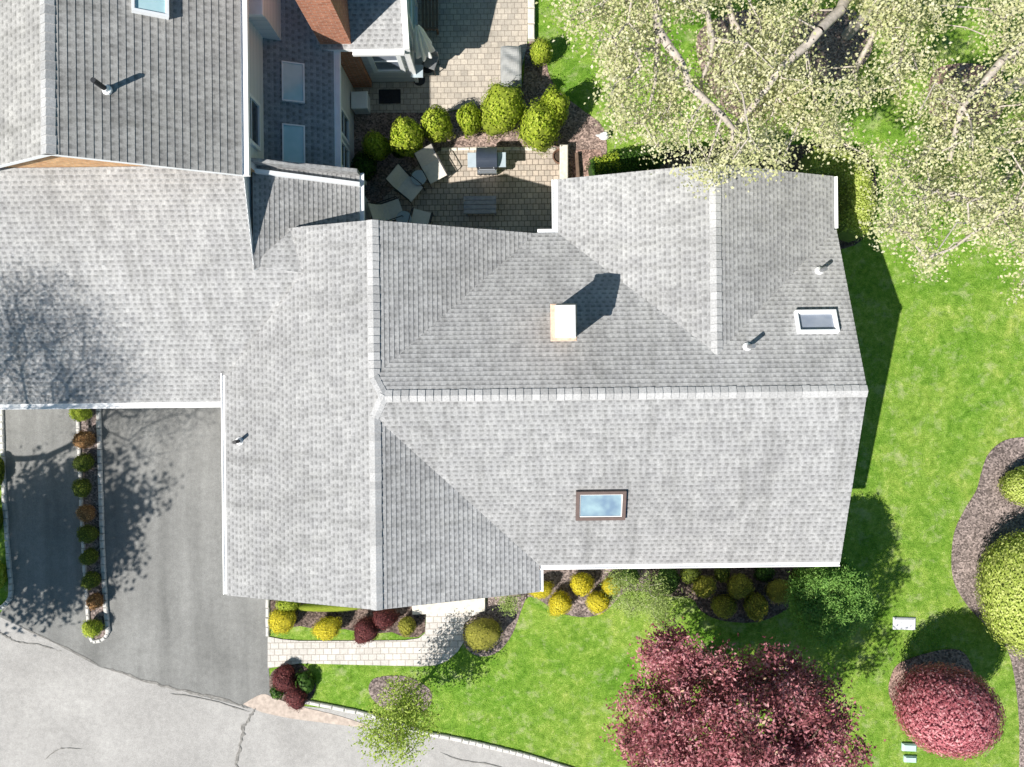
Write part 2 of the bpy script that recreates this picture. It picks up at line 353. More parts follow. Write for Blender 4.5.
def grow(root, fork, pts, r, seg=.5, jit=.07, straight=.3, limbs=()):
    """greedy tree: every crown point joins the nearest limb, long joins are bent"""
    P = [np.array(root, float)]; par = [-1]; path = [0.0]
    def add(p, q):
        P.append(np.array(p, float)); par.append(q); path.append(path[q] + np.linalg.norm(P[-1] - P[q])); return len(P) - 1
    last = 0; steps = 4
    for i in range(1, steps + 1):
        q = P[0] + (np.array(fork) - P[0]) * i / steps + (r.normal(size=3) * .04 if i < steps else 0); last = add(q, last)
    base = last; thick = {}
    for li, lp in enumerate(limbs):
        cur = base; n = 0; tot = sum(max(2, int(np.linalg.norm(np.array(b_) - np.array(a_)) / .4)) for a_, b_ in zip([P[base]] + list(lp[:-1]), lp))
        for q in lp:
            a = P[cur].copy(); L = np.linalg.norm(np.array(q) - a); m = max(2, int(L / .4))
            for i in range(1, m + 1): cur = add(a + (np.array(q) - a) * i / m + r.normal(size=3) * .035, cur); n += 1; thick[cur] = .19 * (1 - .70 * n / tot)
    pts = np.array(pts); order = np.argsort(np.linalg.norm(pts - np.array(fork), axis=1)); tips = []
    for k in order:
        a = pts[k]; A = np.array(P[base:]); cost = np.linalg.norm(A - a, axis=1) + straight * np.array(path[base:]); j = int(np.argmin(cost)) + base
        L = np.linalg.norm(P[j] - a); m = max(1, int(L / seg)); cur = j; p0 = P[j].copy()
        up = np.array([0, 0, 1.0]); bow = r.normal(size=3) * jit * L
        for i in range(1, m + 1):
            t = i / m; q = p0 + (a - p0) * t + (bow * math.sin(math.pi * t) + (r.normal(size=3) * .04 if i < m else 0)); cur = add(q, cur)
        tips.append(cur)
    cnt = np.zeros(len(P))
    for t in tips: cnt[t] += 1
    for i in range(len(P) - 1, 0, -1): cnt[par[i]] += max(cnt[i], .5)
    return np.array(P), par, cnt, tips, thick
def limb_mesh(name, P, par, cnt, mat, r0=.012, pw=.5, n=5, thick={}):
    vs, fs = [], []
    rad = r0 * np.maximum(cnt, .6) ** pw
    for i, q in thick.items(): rad[i] = max(min(rad[i], q * 1.2), q)
    for i in range(1, len(P)):
        a, b = P[par[i]], P[i]; d = b - a; L = np.linalg.norm(d)
        if L < 1e-5: continue
        d /= L; x = np.cross(d, [0, 0, 1.0] if abs(d[2]) < .9 else [1.0, 0, 0]); x /= np.linalg.norm(x); y = np.cross(d, x); k = len(vs)
        ra = min(rad[par[i]], rad[i] * 1.35); rb = rad[i]
        nn = 8 if rb > .08 else n
        for (c, rr) in ((a, ra), (b, rb)):
            for q in range(nn):
                t = 2 * math.pi * q / nn; vs.append(c + (x * math.cos(t) + y * math.sin(t)) * rr)
        for q in range(nn): fs.append((k + q, k + (q + 1) % nn, k + nn + (q + 1) % nn, k + nn + q))
    me = bpy.data.meshes.new(name); me.from_pydata([tuple(v) for v in vs], [], fs); me.materials.append(mat)
    me.polygons.foreach_set('use_smooth', [True] * len(fs)); me.update(); return me
def tree(name, base, fork, pts, kind, bark, label, cat, group=None, leaf=.1, per=40, sig=.25, r0=.012, seed=1, asp=.55, along=0, pw=.5, flat=1.0, bias_up=.4, rad_hang=0, limbs=(), minr=.6):
    """Empty at the foot > trunk (limbs and twigs) and crown (leaves)"""
    r = np.random.default_rng(seed); base = Vector(base); b = np.array(base)
    P, par, cnt, tips, thick = grow(np.zeros(3), np.array(fork) - b, np.array(pts) - b, r, limbs=[[np.array(q) - b for q in l] for l in limbs]); cnt = np.maximum(cnt, minr)
    t = empty(name, base); tag(t, label, cat, group)
    link('trunk', limb_mesh('trunk', P, par, cnt, M[bark], r0, pw, 5, thick), t)
    if per:
        C = np.repeat(P[tips], per, 0); off = r.normal(size=C.shape) * sig; off[:, 2] *= flat
        C = C + off
        if along:
            idx = [i for i in range(1, len(P)) if cnt[i] < 4]
            A = np.repeat(P[idx], along, 0); A = A + r.normal(size=A.shape) * sig * .5; C = np.vstack([C, A])
        if rad_hang: C[:, 2] -= rad_hang * np.abs(off).sum(1)[:len(C)] if len(C) == len(off) else 0
        up = np.tile(np.array([0, 0, 1.0]), (len(C), 1))
        link('crown', quad_mesh('crown', leaf_arrays(C, leaf, asp, up, bias_up, r), LM[kind]), t)
    return t


# ------------------------------------------------------------------ ground
def flat(name, poly_px, z, mat, kind='structure', world=False, uvs=False):
    pts = [(p[0], p[1], z) if world else tuple(W(p[0], p[1], 0)[:2]) + (z,) for p in poly_px]
    mb = MB(); ar = sum(a[0] * b[1] - b[0] * a[1] for a, b in zip(pts, pts[1:] + pts[:1]))
    if ar < 0: pts = pts[::-1]
    mb.face(pts); o = mb.build(name, mat)
    # fan triangulation of concave outlines is left to Blender's tessellator
    return tag(o, kind=kind)
def smooth_px(pts, n=6):                  # closed Catmull-Rom outline
    out = []; k = len(pts)
    for i in range(k):
        p0, p1, p2, p3 = [np.array(pts[(i + j - 1) % k], float) for j in range(4)]
        for s in range(n):
            t = s / n; out.append(tuple(.5 * (2 * p1 + (p2 - p0) * t + (2 * p0 - 5 * p1 + 4 * p2 - p3) * t * t + (3 * p1 - p0 - 3 * p2 + p3) * t ** 3)))
    return out
def open_px(pts, n=6):
    out = []; k = len(pts)
    for i in range(k - 1):
        p = [np.array(pts[min(max(i + j - 1, 0), k - 1)], float) for j in range(4)]
        for s in range(n):
            t = s / n; out.append(tuple(.5 * (2 * p[1] + (p[2] - p[0]) * t + (2 * p[0] - 5 * p[1] + 4 * p[2] - p[3]) * t * t + (3 * p[1] - p[0] - 3 * p[2] + p[3]) * t ** 3)))
    out.append(tuple(map(float, pts[-1]))); return out

lw = flat('lawn', [(-60, -60), (60, -60), (60, 60), (-60, 60)], 0, M['lawn'], world=True)
edge_road = open_px([(-900, 470), (-300, 575), (0, 615), (40, 634), (100, 665), (190, 691), (250, 707), (300, 706), (352, 713), (415, 731), (480, 746), (575, 772), (800, 850), (1300, 1050)], 5)
road = flat('road', edge_road + [(1300, 1900), (-900, 1900)], .006, M['road'])
drive = flat('driveway', [(3, 380), (9, 598), (0, 614), (-2, 616), (40, 635.5), (100, 667), (190, 693), (250, 708.5), (272, 704), (268, 660), (268, 590), (300, 500), (300, 380)], .012, M['drive'])
flat('driveway_grit', open_px([(243, 704), (262, 694), (275, 698), (300, 706), (340, 716), (372, 727), (352, 726), (320, 722), (290, 718), (262, 712)], 4), .018, M['sand'])
def ribbon(mb, pts, w, z, jit=.4, r=rng):
    P = [W(x, y, 0) for x, y in pts]; L, R = [], []
    for i, p in enumerate(P):
        d = (P[min(i + 1, len(P) - 1)] - P[max(i - 1, 0)]); d.z = 0; d.normalize(); n = Vector((-d.y, d.x, 0))
        t = i / (len(P) - 1); p = p + n * (r.normal() * w * .25); ww = w * .8 * (1 + jit * r.normal()) * min(1, 4 * t + .2, 4 * (1 - t) + .2); ww = max(ww, w * .15)
        L.append(p + n * ww / 2 + Vector((0, 0, z))); R.append(p - n * ww / 2 + Vector((0, 0, z)))
    for i in range(len(P) - 1): mb.face([R[i], R[i + 1], L[i + 1], L[i]])
mb = MB()
ribbon(mb, open_px([(104, 667), (140, 678), (190, 692), (222, 699), (248, 708)], 9), .085, .021)
ribbon(mb, open_px([(20, 626), (60, 645), (100, 665)], 6), .05, .021)
ribbon(mb, open_px([(256, 708), (247, 722), (241, 740), (236, 770), (232, 800)], 10), .11, .021)
ribbon(mb, open_px([(-10, 628), (8, 637), (16, 641), (40, 645), (62, 651)], 9), .045, .021)
ribbon(mb, open_px([(45, 760), (55, 751), (66, 748), (82, 749)], 5), .03, .021)
ribbon(mb, open_px([(170, 693), (210, 700), (250, 712)], 5), .03, .0225)
ribbon(mb, open_px([(440, 752), (462, 760), (490, 764), (520, 772)], 5), .03, .021)
tag(mb.build('road_crack', M['tar']), kind='structure')

def kerb(name, pts_px, w, h, L=.26, mat='bed_stone', r=rng):
    mb = MB(); P = [W(x, y, 0) for x, y in pts_px]; acc = 0
    for a, b in zip(P, P[1:]):
        d = b - a; D = d.length; n = max(1, round(D / L)); ang = math.atan2(d.y, d.x)
        for i in range(n):
            c = a + d * ((i + .5) / n); hh = h * r.uniform(.85, 1.1)
            mb.box((c.x, c.y, hh / 2 - .02), (D / n * .95, w * r.uniform(.9, 1.05), hh + .04), rz=ang + r.normal() * .02, bev=.025)
    return tag(mb.build(name, M[mat]), kind='structure')
kerb('street_kerb', open_px([(292, 699), (310, 702), (345, 709), (380, 717), (420, 731), (450, 737), (490, 746), (530, 756), (575, 770), (640, 790)], 3), .12, .09)
kerb('driveway_kerb', open_px([(99, 395), (101, 470), (103, 540), (106, 600), (109, 632)], 2), .13, .10, .22)
kerb('driveway_kerb', open_px([(78, 395), (81, 470), (84, 540), (88, 600), (91, 636), (97, 641), (106, 637), (109, 630)], 2), .11, .09, .22)
kerb('driveway_kerb', open_px([(2, 395), (4, 470), (8, 540), (12, 590), (8, 602), (1, 608)], 3), .12, .10, .22)
flat('planting_strip', [(78, 395), (81, 470), (84, 540), (88, 600), (91, 636), (97, 641), (106, 637), (108, 630), (106, 600), (103, 540), (101, 470), (99, 395)], .03, M['mulch_pale'])
kerb('walkway_edge', [(268, 598), (268, 636)], .10, .08, .3)

walk = [(268, 636), (272, 637), (282, 639), (300, 640.5), (360, 640.5), (405, 640), (419, 638), (425, 633), (426, 622), (426, 612), (412, 612), (412, 596), (486, 596), (486, 610), (472, 616), (464, 624), (463, 634), (464, 641), (458, 651), (448, 660), (436, 665), (420, 666), (380, 665), (300, 663), (268, 668)]
flat('walkway', walk, .03, M['paver_white'])
mb = MB(); q = [W(*p, 0) for p in [(413, 613), (485, 610), (485, 560), (413, 560)]]; mb.prism([(p.x, p.y) for p in q], 0, .16)
tag(mb.build('front_step', M['stone']), kind='structure'); mb = None
mulchbeds = [
 ('mulch', [(270, 600), (426, 604), (425, 632), (418, 637), (404, 637), (392, 632), (370, 634), (345, 629), (322, 630), (300, 626), (284, 628), (272, 628)], 1),
 ('mulch', smooth_px([(292, 663), (308, 669), (316, 685), (308, 702), (290, 709), (275, 703), (270, 690), (272, 672)]), 0),
 ('mulch_pale', smooth_px([(385, 676), (408, 677), (430, 690), (428, 708), (405, 714), (380, 706), (369, 692), (372, 680)]), 0),
 ('mulch_pale', open_px([(487, 585), (486, 605), (472, 616), (464, 624), (463, 640), (467, 649), (476, 655), (488, 656), (500, 650), (510, 638), (516, 625), (522, 608), (528, 597), (540, 600), (556, 611), (580, 617), (600, 614), (612, 605), (626, 592), (650, 592)], 3) + [(650, 555), (487, 555)], 0),
 ('mulch', open_px([(650, 595), (690, 598), (700, 610), (720, 620), (758, 622), (790, 608), (812, 598)], 3) + [(812, 550), (650, 550)], 0),
 ('mulch_pale', open_px([(1060, 436), (1024, 437), (1003, 441), (988, 454), (981, 472), (976, 490), (964, 510), (954, 532), (951, 560), (954, 583), (966, 604), (984, 624), (1002, 642), (1011, 662), (1017, 700), (1019, 740), (1018, 800)], 5) + [(1200, 800), (1200, 436)], 0),
 ('mulch_pink', smooth_px([(905, 660), (960, 650), (975, 690), (960, 720), (915, 722), (891, 700), (890, 678)]), 0),
 ('mulch_red', open_px([(345, 112), (400, 112), (440, 113), (480, 106), (505, 96), (522, 86), (527, 45), (543, 40), (548, 72), (560, 92), (585, 112), (603, 128), (606, 158), (590, 178), (572, 190)], 3) + [(560, 240), (335, 240)], 0),
 ('mulch', open_px([(590, 175), (650, 158), (690, 148), (790, 145), (845, 146), (872, 165), (876, 205), (862, 240), (838, 250)], 3) + [(760, 260), (600, 260)], 0),
 ('mulch_red', smooth_px([(800, 18), (845, 8), (872, 30), (866, 62), (835, 82), (805, 78), (788, 50)]), 0),
 ('mulch_pink', smooth_px([(935, 70), (985, 66), (1005, 92), (995, 122), (960, 134), (930, 115)]), 0),
 ('mulch_red', smooth_px([(700, 30), (760, 10), (790, 50), (780, 100), (740, 120), (705, 80)]), 0),
]
for i, (mt, poly, _) in enumerate(mulchbeds):
    flat('mulch_bed', poly, .012 + .0012 * i, M[mt])
flat('patio', [(355, -80), (527, -80), (527, 46), (517, 88), (500, 98), (478, 106), (440, 113), (345, 113), (345, -80)], .03, M['paver'])
flat('patio', open_px([(366, 240), (372, 214), (384, 198), (402, 182), (420, 164), (436, 153), (445, 149)], 4) + [(560, 149), (560, 250), (366, 250)], .034, M['paver_low'])
flat('stone_apron', [(560, 150), (600, 150), (606, 165), (588, 186), (560, 190)], .036, M['mulch_pink'])
kerb('patio_edging', [(531, -20), (531, 42)], .22, .22, .5, 'stone')
kerb('patio_edging', open_px([(441, 150), (470, 149), (520, 149), (556, 149)], 3), .10, .07, .3, 'stone')
mb = MB(); a = W(563, 149, 0); b = W(563, 190, 0); mb.box(((a.x + b.x) / 2 , (a.y + b.y) / 2, .22), (.24, abs(a.y - b.y), .44), bev=.02, rz=-.01)
tag(mb.build('retaining_wall', M['stone']), 'low pale stone wall at the right end of the lower patio', 'wall')
mb = MB(); mb.box(((a.x + b.x) / 2 + .42, (a.y + b.y) / 2 - .05, .12), (.10, abs(a.y - b.y) * .8, .24), bev=.02, rz=.06)
tag(mb.build('timber_edging', M['brownwood']), 'thin timber edging board on the pink mulch beside the pale stone wall', 'edging')

# ------------------------------------------------------------------ roofs
Z = Vector((0, 0, 1))
def basis(poly):
    n = Vector((0, 0, 0))
    for a, b in zip(poly, poly[1:] + poly[:1]): n += a.cross(b)
    n.normalize()
    if n.z < 0: n = -n; poly = poly[::-1]
    eu = Z.cross(n).normalized(); ev = n.cross(eu)
    return poly, n, eu, ev
def clip(poly, c, lo):                     # keep v>=c (lo) or v<=c
    out = []
    for a, b in zip(poly, poly[1:] + poly[:1]):
        ia, ib = (a[1] >= c, b[1] >= c) if lo else (a[1] <= c, b[1] <= c)
        if ia: out.append(a)
        if ia != ib: t = (c - a[1]) / (b[1] - a[1]); out.append((a[0] + (b[0] - a[0]) * t, c))
    return out
def slope(mb, deck, poly, row=.118, t=.012, th=.14, along=None):
    poly = [Vector(p) for p in poly]; poly, n, eu, ev = basis(poly); o = poly[0]
    if along: eu = Vector(along); eu = (eu - n * eu.dot(n)).normalized(); ev = n.cross(eu)
    q = [((p - o).dot(eu), (p - o).dot(ev)) for p in poly]; v0 = min(x[1] for x in q); v1 = max(x[1] for x in q)
    uo = o.dot(eu); i = 0
    while v0 + i * row < v1 - 1e-4:
        a, b = v0 + i * row, v0 + (i + 1) * row
        c = clip(clip(q, a, True), b, False)
        if len(c) >= 3:
            P = [o + eu * u + ev * v + n * (t * (1 - (v - a) / row)) for u, v in c]
            mb.face(P, [(u + uo, v - v0 if v - v0 < (i + 1) * row - 1e-4 else (i + 1) * row - 1e-4) for u, v in c])
            e = [x for x in c if abs(x[1] - a) < 1e-5]
            if len(e) >= 2:
                ua, ub = min(x[0] for x in e), max(x[0] for x in e)
                mb.face([o + eu * ua + ev * a, o + eu * ub + ev * a, o + eu * ub + ev * a + n * t, o + eu * ua + ev * a + n * t], [(ua + uo, i * row)] * 4)
        i += 1
    top = [p - Vector((0, 0, .006)) for p in poly]; bot = [p - Vector((0, 0, th)) for p in poly]
    deck.face(top); deck.face(bot[::-1])
    for k in range(len(poly)): j = (k + 1) % len(poly); deck.face([bot[k], bot[j], top[j], top[k]])
def caps(mb, a, b, dl, dr, w=.15, L=.19, up=.024):
    a, b = Vector(a), Vector(b); d = b - a; D = d.length; d.normalize(); n = max(1, round(D / L)); s = D / n
    dl, dr = Vector(dl).normalized() * w, Vector(dr).normalized() * w
    for i in range(n):
        p, q = a + d * (s * i), a + d * (s * (i + 1.12)); h0, h1 = Z * (up + .014), Z * (up * .7); jl = dl * rng.uniform(.94, 1.05); jr = dr * rng.uniform(.94, 1.05)
        c = [p + jl + h0, p + h0 * 1.3, p + jr + h0, q + jr + h1, q + h1 * 1.3, q + jl + h1]
        e = [p + jl, p + jr, q + jr, q + jl]; k = len(mb.v); mb.v += [tuple(x) for x in c + e]
        for f in ((0, 1, 4, 5), (1, 2, 3, 4), (6, 0, 5, 9), (2, 7, 8, 3), (6, 7, 2, 1), (6, 1, 0)):
            mb.f.append(tuple(k + x for x in f)); mb.uv.append(None); mb.mi.append(0)
def gutter(name, a, b, w, h, out, parent, mat='white', drop=.03):
    """open K-style gutter: back, floor, front lip"""
    a, b, o = Vector(a), Vector(b), Vector(out).normalized(); mb = MB()
    prof = [(0, -drop), (0, -drop - h), (w, -drop - h * .9), (w, -drop + .012), (w - .03, -drop + .016), (w - .035, -drop - .012), (.012, -drop - .012)]
    for i in range(len(prof)):
        (x0, z0), (x1, z1) = prof[i], prof[(i + 1) % len(prof)]
        mb.face([a + o * x0 + Z * z0, b + o * x0 + Z * z0, b + o * x1 + Z * z1, a + o * x1 + Z * z1])
    for e, fl in ((a, 1), (b, -1)): mb.face([e + o * x + Z * z for x, z in prof][::fl])
    return mb.build(name, M[mat], parent)
def frame_at(p, n, eu):
    n = Vector(n).normalized(); eu = Vector(eu).normalized(); ev = n.cross(eu); m = Matrix.Identity(4)
    for i in range(3): m[i][0], m[i][1], m[i][2], m[i][3] = eu[i], ev[i], n[i], p[i]
    return m
def skylight(parent, M4, w, l, hgt, fr, inner, pane, label=None, rim=.05, sink=.09):
    mb = MB()
    for sx in (-1, 1): mb.box((sx * (w / 2 - rim / 2), 0, hgt / 2), (rim, l, hgt), M4)
    for sy in (-1, 1): mb.box((0, sy * (l / 2 - rim / 2), hgt / 2 - .0015), (w - 2 * rim, rim, hgt), M4)
    s = mb.build('skylight', M[fr], parent)
    if label: s['label'] = label
    mb = MB(); iw, il = w - 2 * rim, l - 2 * rim; t = .02
    for sx in (-1, 1): mb.box((sx * (iw / 2 - t / 2 - .002), 0, hgt / 2 - .01), (t, il - .004, hgt - .03), M4)
    for sy in (-1, 1): mb.box((0, sy * (il / 2 - t / 2 - .002), hgt / 2 - .011), (iw - 2 * t - .004, t, hgt - .03), M4)
    mb.build('frame', M[inner], s)
    mb = MB(); mb.box((0, 0, hgt - sink), (iw - .004, il - .004, .012), M4); mb.build('pane', M[pane], s)
    return s
def vent(parent, p, hgt, r=.045, mat='dark', label=None, tilt=(0, 0)):
    p = Vector(p); mb = MB()
    mb.lathe([(.11, -.02), (.105, .03), (.075, .06), (r * 1.15, .12)], 12, Matrix.Translation(p))
    o = MB(); o.tube(p + Z * .05, p + Vector((tilt[0], tilt[1], hgt)), r, n=12); v = o.build('vent_pipe', M[mat], parent)
    if label: v['label'] = label
    mb.build('flashing', M['white'], v); return v
def window(parent, c, w, h, nrm, pane='pane_dark', name='window', fw=.08, depth=.07):
    """framed window on a vertical wall facing nrm"""
    n = Vector(nrm); ang = math.atan2(n.y, n.x) + math.pi / 2; R = Matrix.Translation(Vector(c)) @ Matrix.Rotation(ang, 4, 'Z'); mb = MB()
    for sx in (-1, 1): mb.box((sx * (w / 2 + fw / 2), -depth / 2, 0), (fw, depth, h + 2 * fw), R)
    for sz in (-1, 1): mb.box((0, -depth / 2, sz * (h / 2 + fw / 2)), (w, depth - .004, fw), R)
    mb.box((0, -depth * .4, 0), (w, .03, .04), R)
    wd = mb.build(name, M['trim'], parent); mb = MB(); mb.box((0, -.012, 0), (w, .02, h), R); mb.build('pane', M[pane], wd); return wd
def pent_walls(mb, axis, c, half, l0, l1, ze, zr, m=0):
    """house body: pentagon section extruded along X or Y"""
    pr = [(-half, 0), (half, 0), (half, ze), (0, zr), (-half, ze)]
    P = lambda u, z, l: (l, c + u, z) if axis == 'X' else (c + u, l, z)
    for l, fl in ((l0, 1), (l1, -1)):
        mb.face([P(u, z, l) for u, z in pr][::fl], [(u, z) for u, z in pr][::fl], m)
    for s in (-1, 1): mb.face([P(s * half, 0, l0), P(s * half, 0, l1), P(s * half, ze, l1), P(s * half, ze, l0)], [(l0, 0), (l1, 0), (l1, ze), (l0, ze)], m)

# ---- main house: wings B (north-south ridge), M (east-west ridge), C (rear gable)
ZE, ZM, ZB, ZC = 3.21, 4.83, 4.65, 4.47
Ym = (W(400, 395.5, ZM).y + W(860, 391.5, ZM).y) / 2
Xe = W(867.5, 398, ZM).x
Ys = (W(560, 565, ZE).y + W(820, 562, ZE).y) / 2
Yn = (W(836, 232, ZE).y + W(557, 231, ZE).y) / 2
Xb = (W(373, 225, ZB).x + W(376.3, 605, ZB).x) / 2
XBw = (W(224, 385, ZE).x + W(228, 590, ZE).x) / 2
XBe = (W(539.5, 585, ZE).x + W(539.5, 580, ZE).x) / 2
YBs = (W(372.5, 612, ZB).y + W(539, 590, ZE).y) / 2
YBn = W(368, 220, ZB).y
Xc = W(716, 260, ZC).x
Xcw, Xce = W(557.5, 205, ZE).x, W(833.5, 205, ZE).x
YCn = (W(711, 163, ZC).y + W(557, 180, ZE).y) / 2
sm = (ZM - ZE) / (Ym - Ys); smn = (ZM - ZE) / (Yn - Ym)
dv = (ZM - ZB) / sm                                   # where M's ridge dives into B's ridge
Yj = Ym + (ZM - ZC) / smn; dvn = (ZM - ZB) / smn
house = empty('house', (2.0, 0, 0)); tag(house, 'large single storey house with cross gabled light grey shingle roof and small chimney', 'house')
def hp(o): o.matrix_parent_inverse = Matrix.Translation((-2.0, 0, 0)); return o
rf, dk, cp = MB(), MB(), MB()
R0 = (Xb + .26, Ym, ZM); VS, VN = (Xb, Ym - dv, ZB), (Xb, Ym + dvn, ZB)
slope(rf, dk, [R0, VS, (XBe, Ys, ZE), (Xe, Ys, ZE), (Xe, Ym, ZM)])                                         # M south
slope(rf, dk, [R0, (Xe, Ym, ZM), (Xe, Yn, ZE), (Xc, Yj, ZC), (Xcw, Yn, ZE), (XBe, Yn, ZE), VN]) if False else None
slope(rf, dk, [R0, (Xe, Ym, ZM), (Xc, Yj, ZC), (Xcw, Yn, ZE), (XBe, Yn, ZE), VN])                          # M north, left of C (Xc,Yj lies on it)
slope(rf, dk, [(Xe, Ym, ZM), (Xe, Yn, ZE), (Xce, Yn, ZE), (Xc, Yj, ZC)])                                                  # M north, right of C
slope(rf, dk, [(Xb, Ym - dv, ZB), (Xb, YBs, ZB), (XBe, YBs, ZE), (XBe, Ys, ZE)])                           # B east, south of M
slope(rf, dk, [(Xb, Ym + dvn, ZB), (XBe, Yn, ZE), (Xb, YBn, ZB)])                                           # B east, north of M
slope(rf, dk, [R0, VN, VS], t=.01)
Yv0, = [W(223, 378, ZE).y]
Pv1 = W(305, 272, 3.95); Pv2 = W(289, 228, 3.83)
sb = (ZB - ZE) / (Xb - XBw); zb = lambda x: ZB - sb * (Xb - x)
bw = [(Xb, YBs, ZB), (Xb, YBn, ZB), (Pv1.x, YBn, zb(Pv1.x)), (Pv1.x, Pv1.y, zb(Pv1.x)), (XBw, Yv0, ZE), (XBw, YBs, ZE)]
slope(rf, dk, [(Pv1.x, YBn, zb(Pv1.x)), (Pv2.x, YBn - .02, zb(Pv2.x)), (Pv1.x, Pv1.y, zb(Pv1.x))], t=.012)
slope(rf, dk, bw)                                                                                           # B west
slope(rf, dk, [(Xc, Yj, ZC), (Xc, YCn, ZC), (Xcw, YCn, ZE), (Xcw, Yn, ZE)])                                # C west
slope(rf, dk, [(Xc, Yj, ZC), (Xce, Yn, ZE), (Xce, YCn, ZE), (Xc, YCn, ZC)])                                # C east
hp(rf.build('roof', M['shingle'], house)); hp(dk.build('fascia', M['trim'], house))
dE, dW_, dS, dN = (1, 0, -sb), (-1, 0, -sb), (0, -1, -sm), (0, 1, -smn)
def ridge(*a, **k):
    cp = MB(); caps(cp, *a, **k); return hp(cp.build('ridge_cap', M['cap'], house))
ridge((Xe, Ym, ZM), R0, dS, dN); ridge((Xb, YBn, ZB), VN, dE, dW_); ridge((Xb, YBs, ZB), VS, dW_, dE)
ridge(VN, R0, (1, 1, -.5), (-1, -.6, -.1), .12); ridge(VS, R0, (-1, .6, -.1), (1, -1, -.5), .12)
ridge((Xc, YCn, ZC), (Xc, Yj - .05, ZC - .01), dE, dW_)
hp(gutter('gutter', (XBe + .02, Ys, ZE), (Xe, Ys, ZE), .12, .11, (0, -1, 0), house))
hp(gutter('gutter', (XBw, Yv0 + .12, ZE), (XBw, YBs + .02, ZE), .11, .11, (-1, 0, 0), house))
hp(gutter('gutter', (XBe, YBs, ZE), (XBe, Ys - .13, ZE), .10, .11, (1, 0, 0), house))
hp(gutter('gutter', (Xcw, YCn, ZE), (Xcw, Yn + .1, ZE), .14, .11, (-1, 0, 0), house))
hp(gutter('gutter', (Xce, Yn + .05, ZE), (Xce, YCn, ZE), .12, .11, (1, 0, 0), house))
hp(gutter('gutter', (XBe + .05, Yn, ZE), (Xcw, Yn, ZE), .11, .11, (0, 1, 0), house))
wl = MB()
pent_walls(wl, 'X', Ym, Ym - Ys - .40, Xb, Xe - .22, ZE - .06, ZM - .2)
pent_walls(wl, 'Y', Xb, (XBe - XBw) / 2 - .42, YBs + .30, YBn - .24, ZE - .06, ZB - .2)
pent_walls(wl, 'Y', (Xcw + Xce) / 2, (Xce - Xcw) / 2 - .30, Ym, YCn - .22, ZE - .07, ZC - .22)
hp(wl.build('wall', M['siding'], house))
hp(window(house, (Xe - .22, Ym + 1.7, 1.5), 1.0, 1.3, (1, 0, 0))); hp(window(house, (Xe - .22, Ym - 1.9, 1.5), 1.3, 1.3, (1, 0, 0)))
hp(window(house, (2.2, Ys + .40, 1.5), 1.7, 1.3, (0, -1, 0))); hp(window(house, (6.0, Ys + .40, 1.5), 1.7, 1.3, (0, -1, 0)))
hp(window(house, (Xc - 1.2, YCn - .22, 1.5), 1.3, 1.3, (0, 1, 0)))
mb = MB(); mb.box((W(448, 590, 0).x, YBs + .30, 1.2), (1.0, .08, 2.05)); d = hp(mb.build('front_door', M['bronze'], house))
mb = MB(); mb.tube((W(448, 590, 0).x + .38, YBs + .25, 1.1), (W(448, 590, 0).x + .38, YBs + .19, 1.1), .03); o = mb.build('handle', M['steel'], d)
# roof furniture
nS, nN = Vector((0, -sm, 1)).normalized(), Vector((0, smn, 1)).normalized(); nBw = Vector((-sb, 0, 1)).normalized()
def on(px, py, plane):                       # plane: z = a + b x + c y
    a, b, c = plane; kx, ky = ray(px, py); m = b * kx + c * ky; z = (a + m * H) / (1 + m); return W(px, py, z)
PLS, PLN = (ZM - sm * Ym, 0, sm), (ZM + smn * Ym, 0, -smn); PLB = (ZB - sb * Xb, sb, 0)
hp(skylight(house, frame_at(on(600.5, 504, PLS), nS, (1, 0, 0)), 1.22, .80, .11, 'bronze', 'shaft', 'pane', 'brown framed skylight on the front slope', .085, .05))
hp(skylight(house, frame_at(on(815.5, 323, PLN), nN, (-1, 0, 0)), .98, .58, .14, 'trim', 'shaft', 'pane_grey', 'white framed skylight on the rear slope', .05, .11))
hp(vent(house, on(747, 347, PLN), .52, .05, 'metal_grey', 'grey vent pipe below the rear gable valley'))
hp(vent(house, on(819, 271, PLN), .42, .05, 'metal_grey', 'grey vent pipe beside the right roof edge'))
hp(vent(house, on(240, 441, PLB), .42, .045, 'dark', 'black vent pipe on the left slope'))
# chimney
ZT = 5.62; a, b = W(551, 341, ZT), W(577, 303, ZT); cx, cy, cw, cd = (a.x + b.x) / 2, (a.y + b.y) / 2, b.x - a.x, b.y - a.y
mb = MB(); x0, x1, y0, y1 = cx - cw / 2 + .07, cx + cw / 2 - .05, cy - cd / 2 + .07, cy + cd / 2 - .05
mb.prism([(x0, y0), (x1, y0), (x1, y1), (x0, y1)], 3.5, ZT - .12); ch = hp(mb.build('chimney', M['brick_tan'], house))
mb = MB(); mb.box((cx, cy, ZT - .11), (cw, cd, .08), bev=.02); mb.build('chimney_crown', M['crown_tan'], ch)
mb = MB(); mb.box((cx + .035, cy + .02, ZT - .02), (cw - .14, cd - .12, .10), bev=.012); mb.build('chimney_cap', M['cap_stone'], ch)

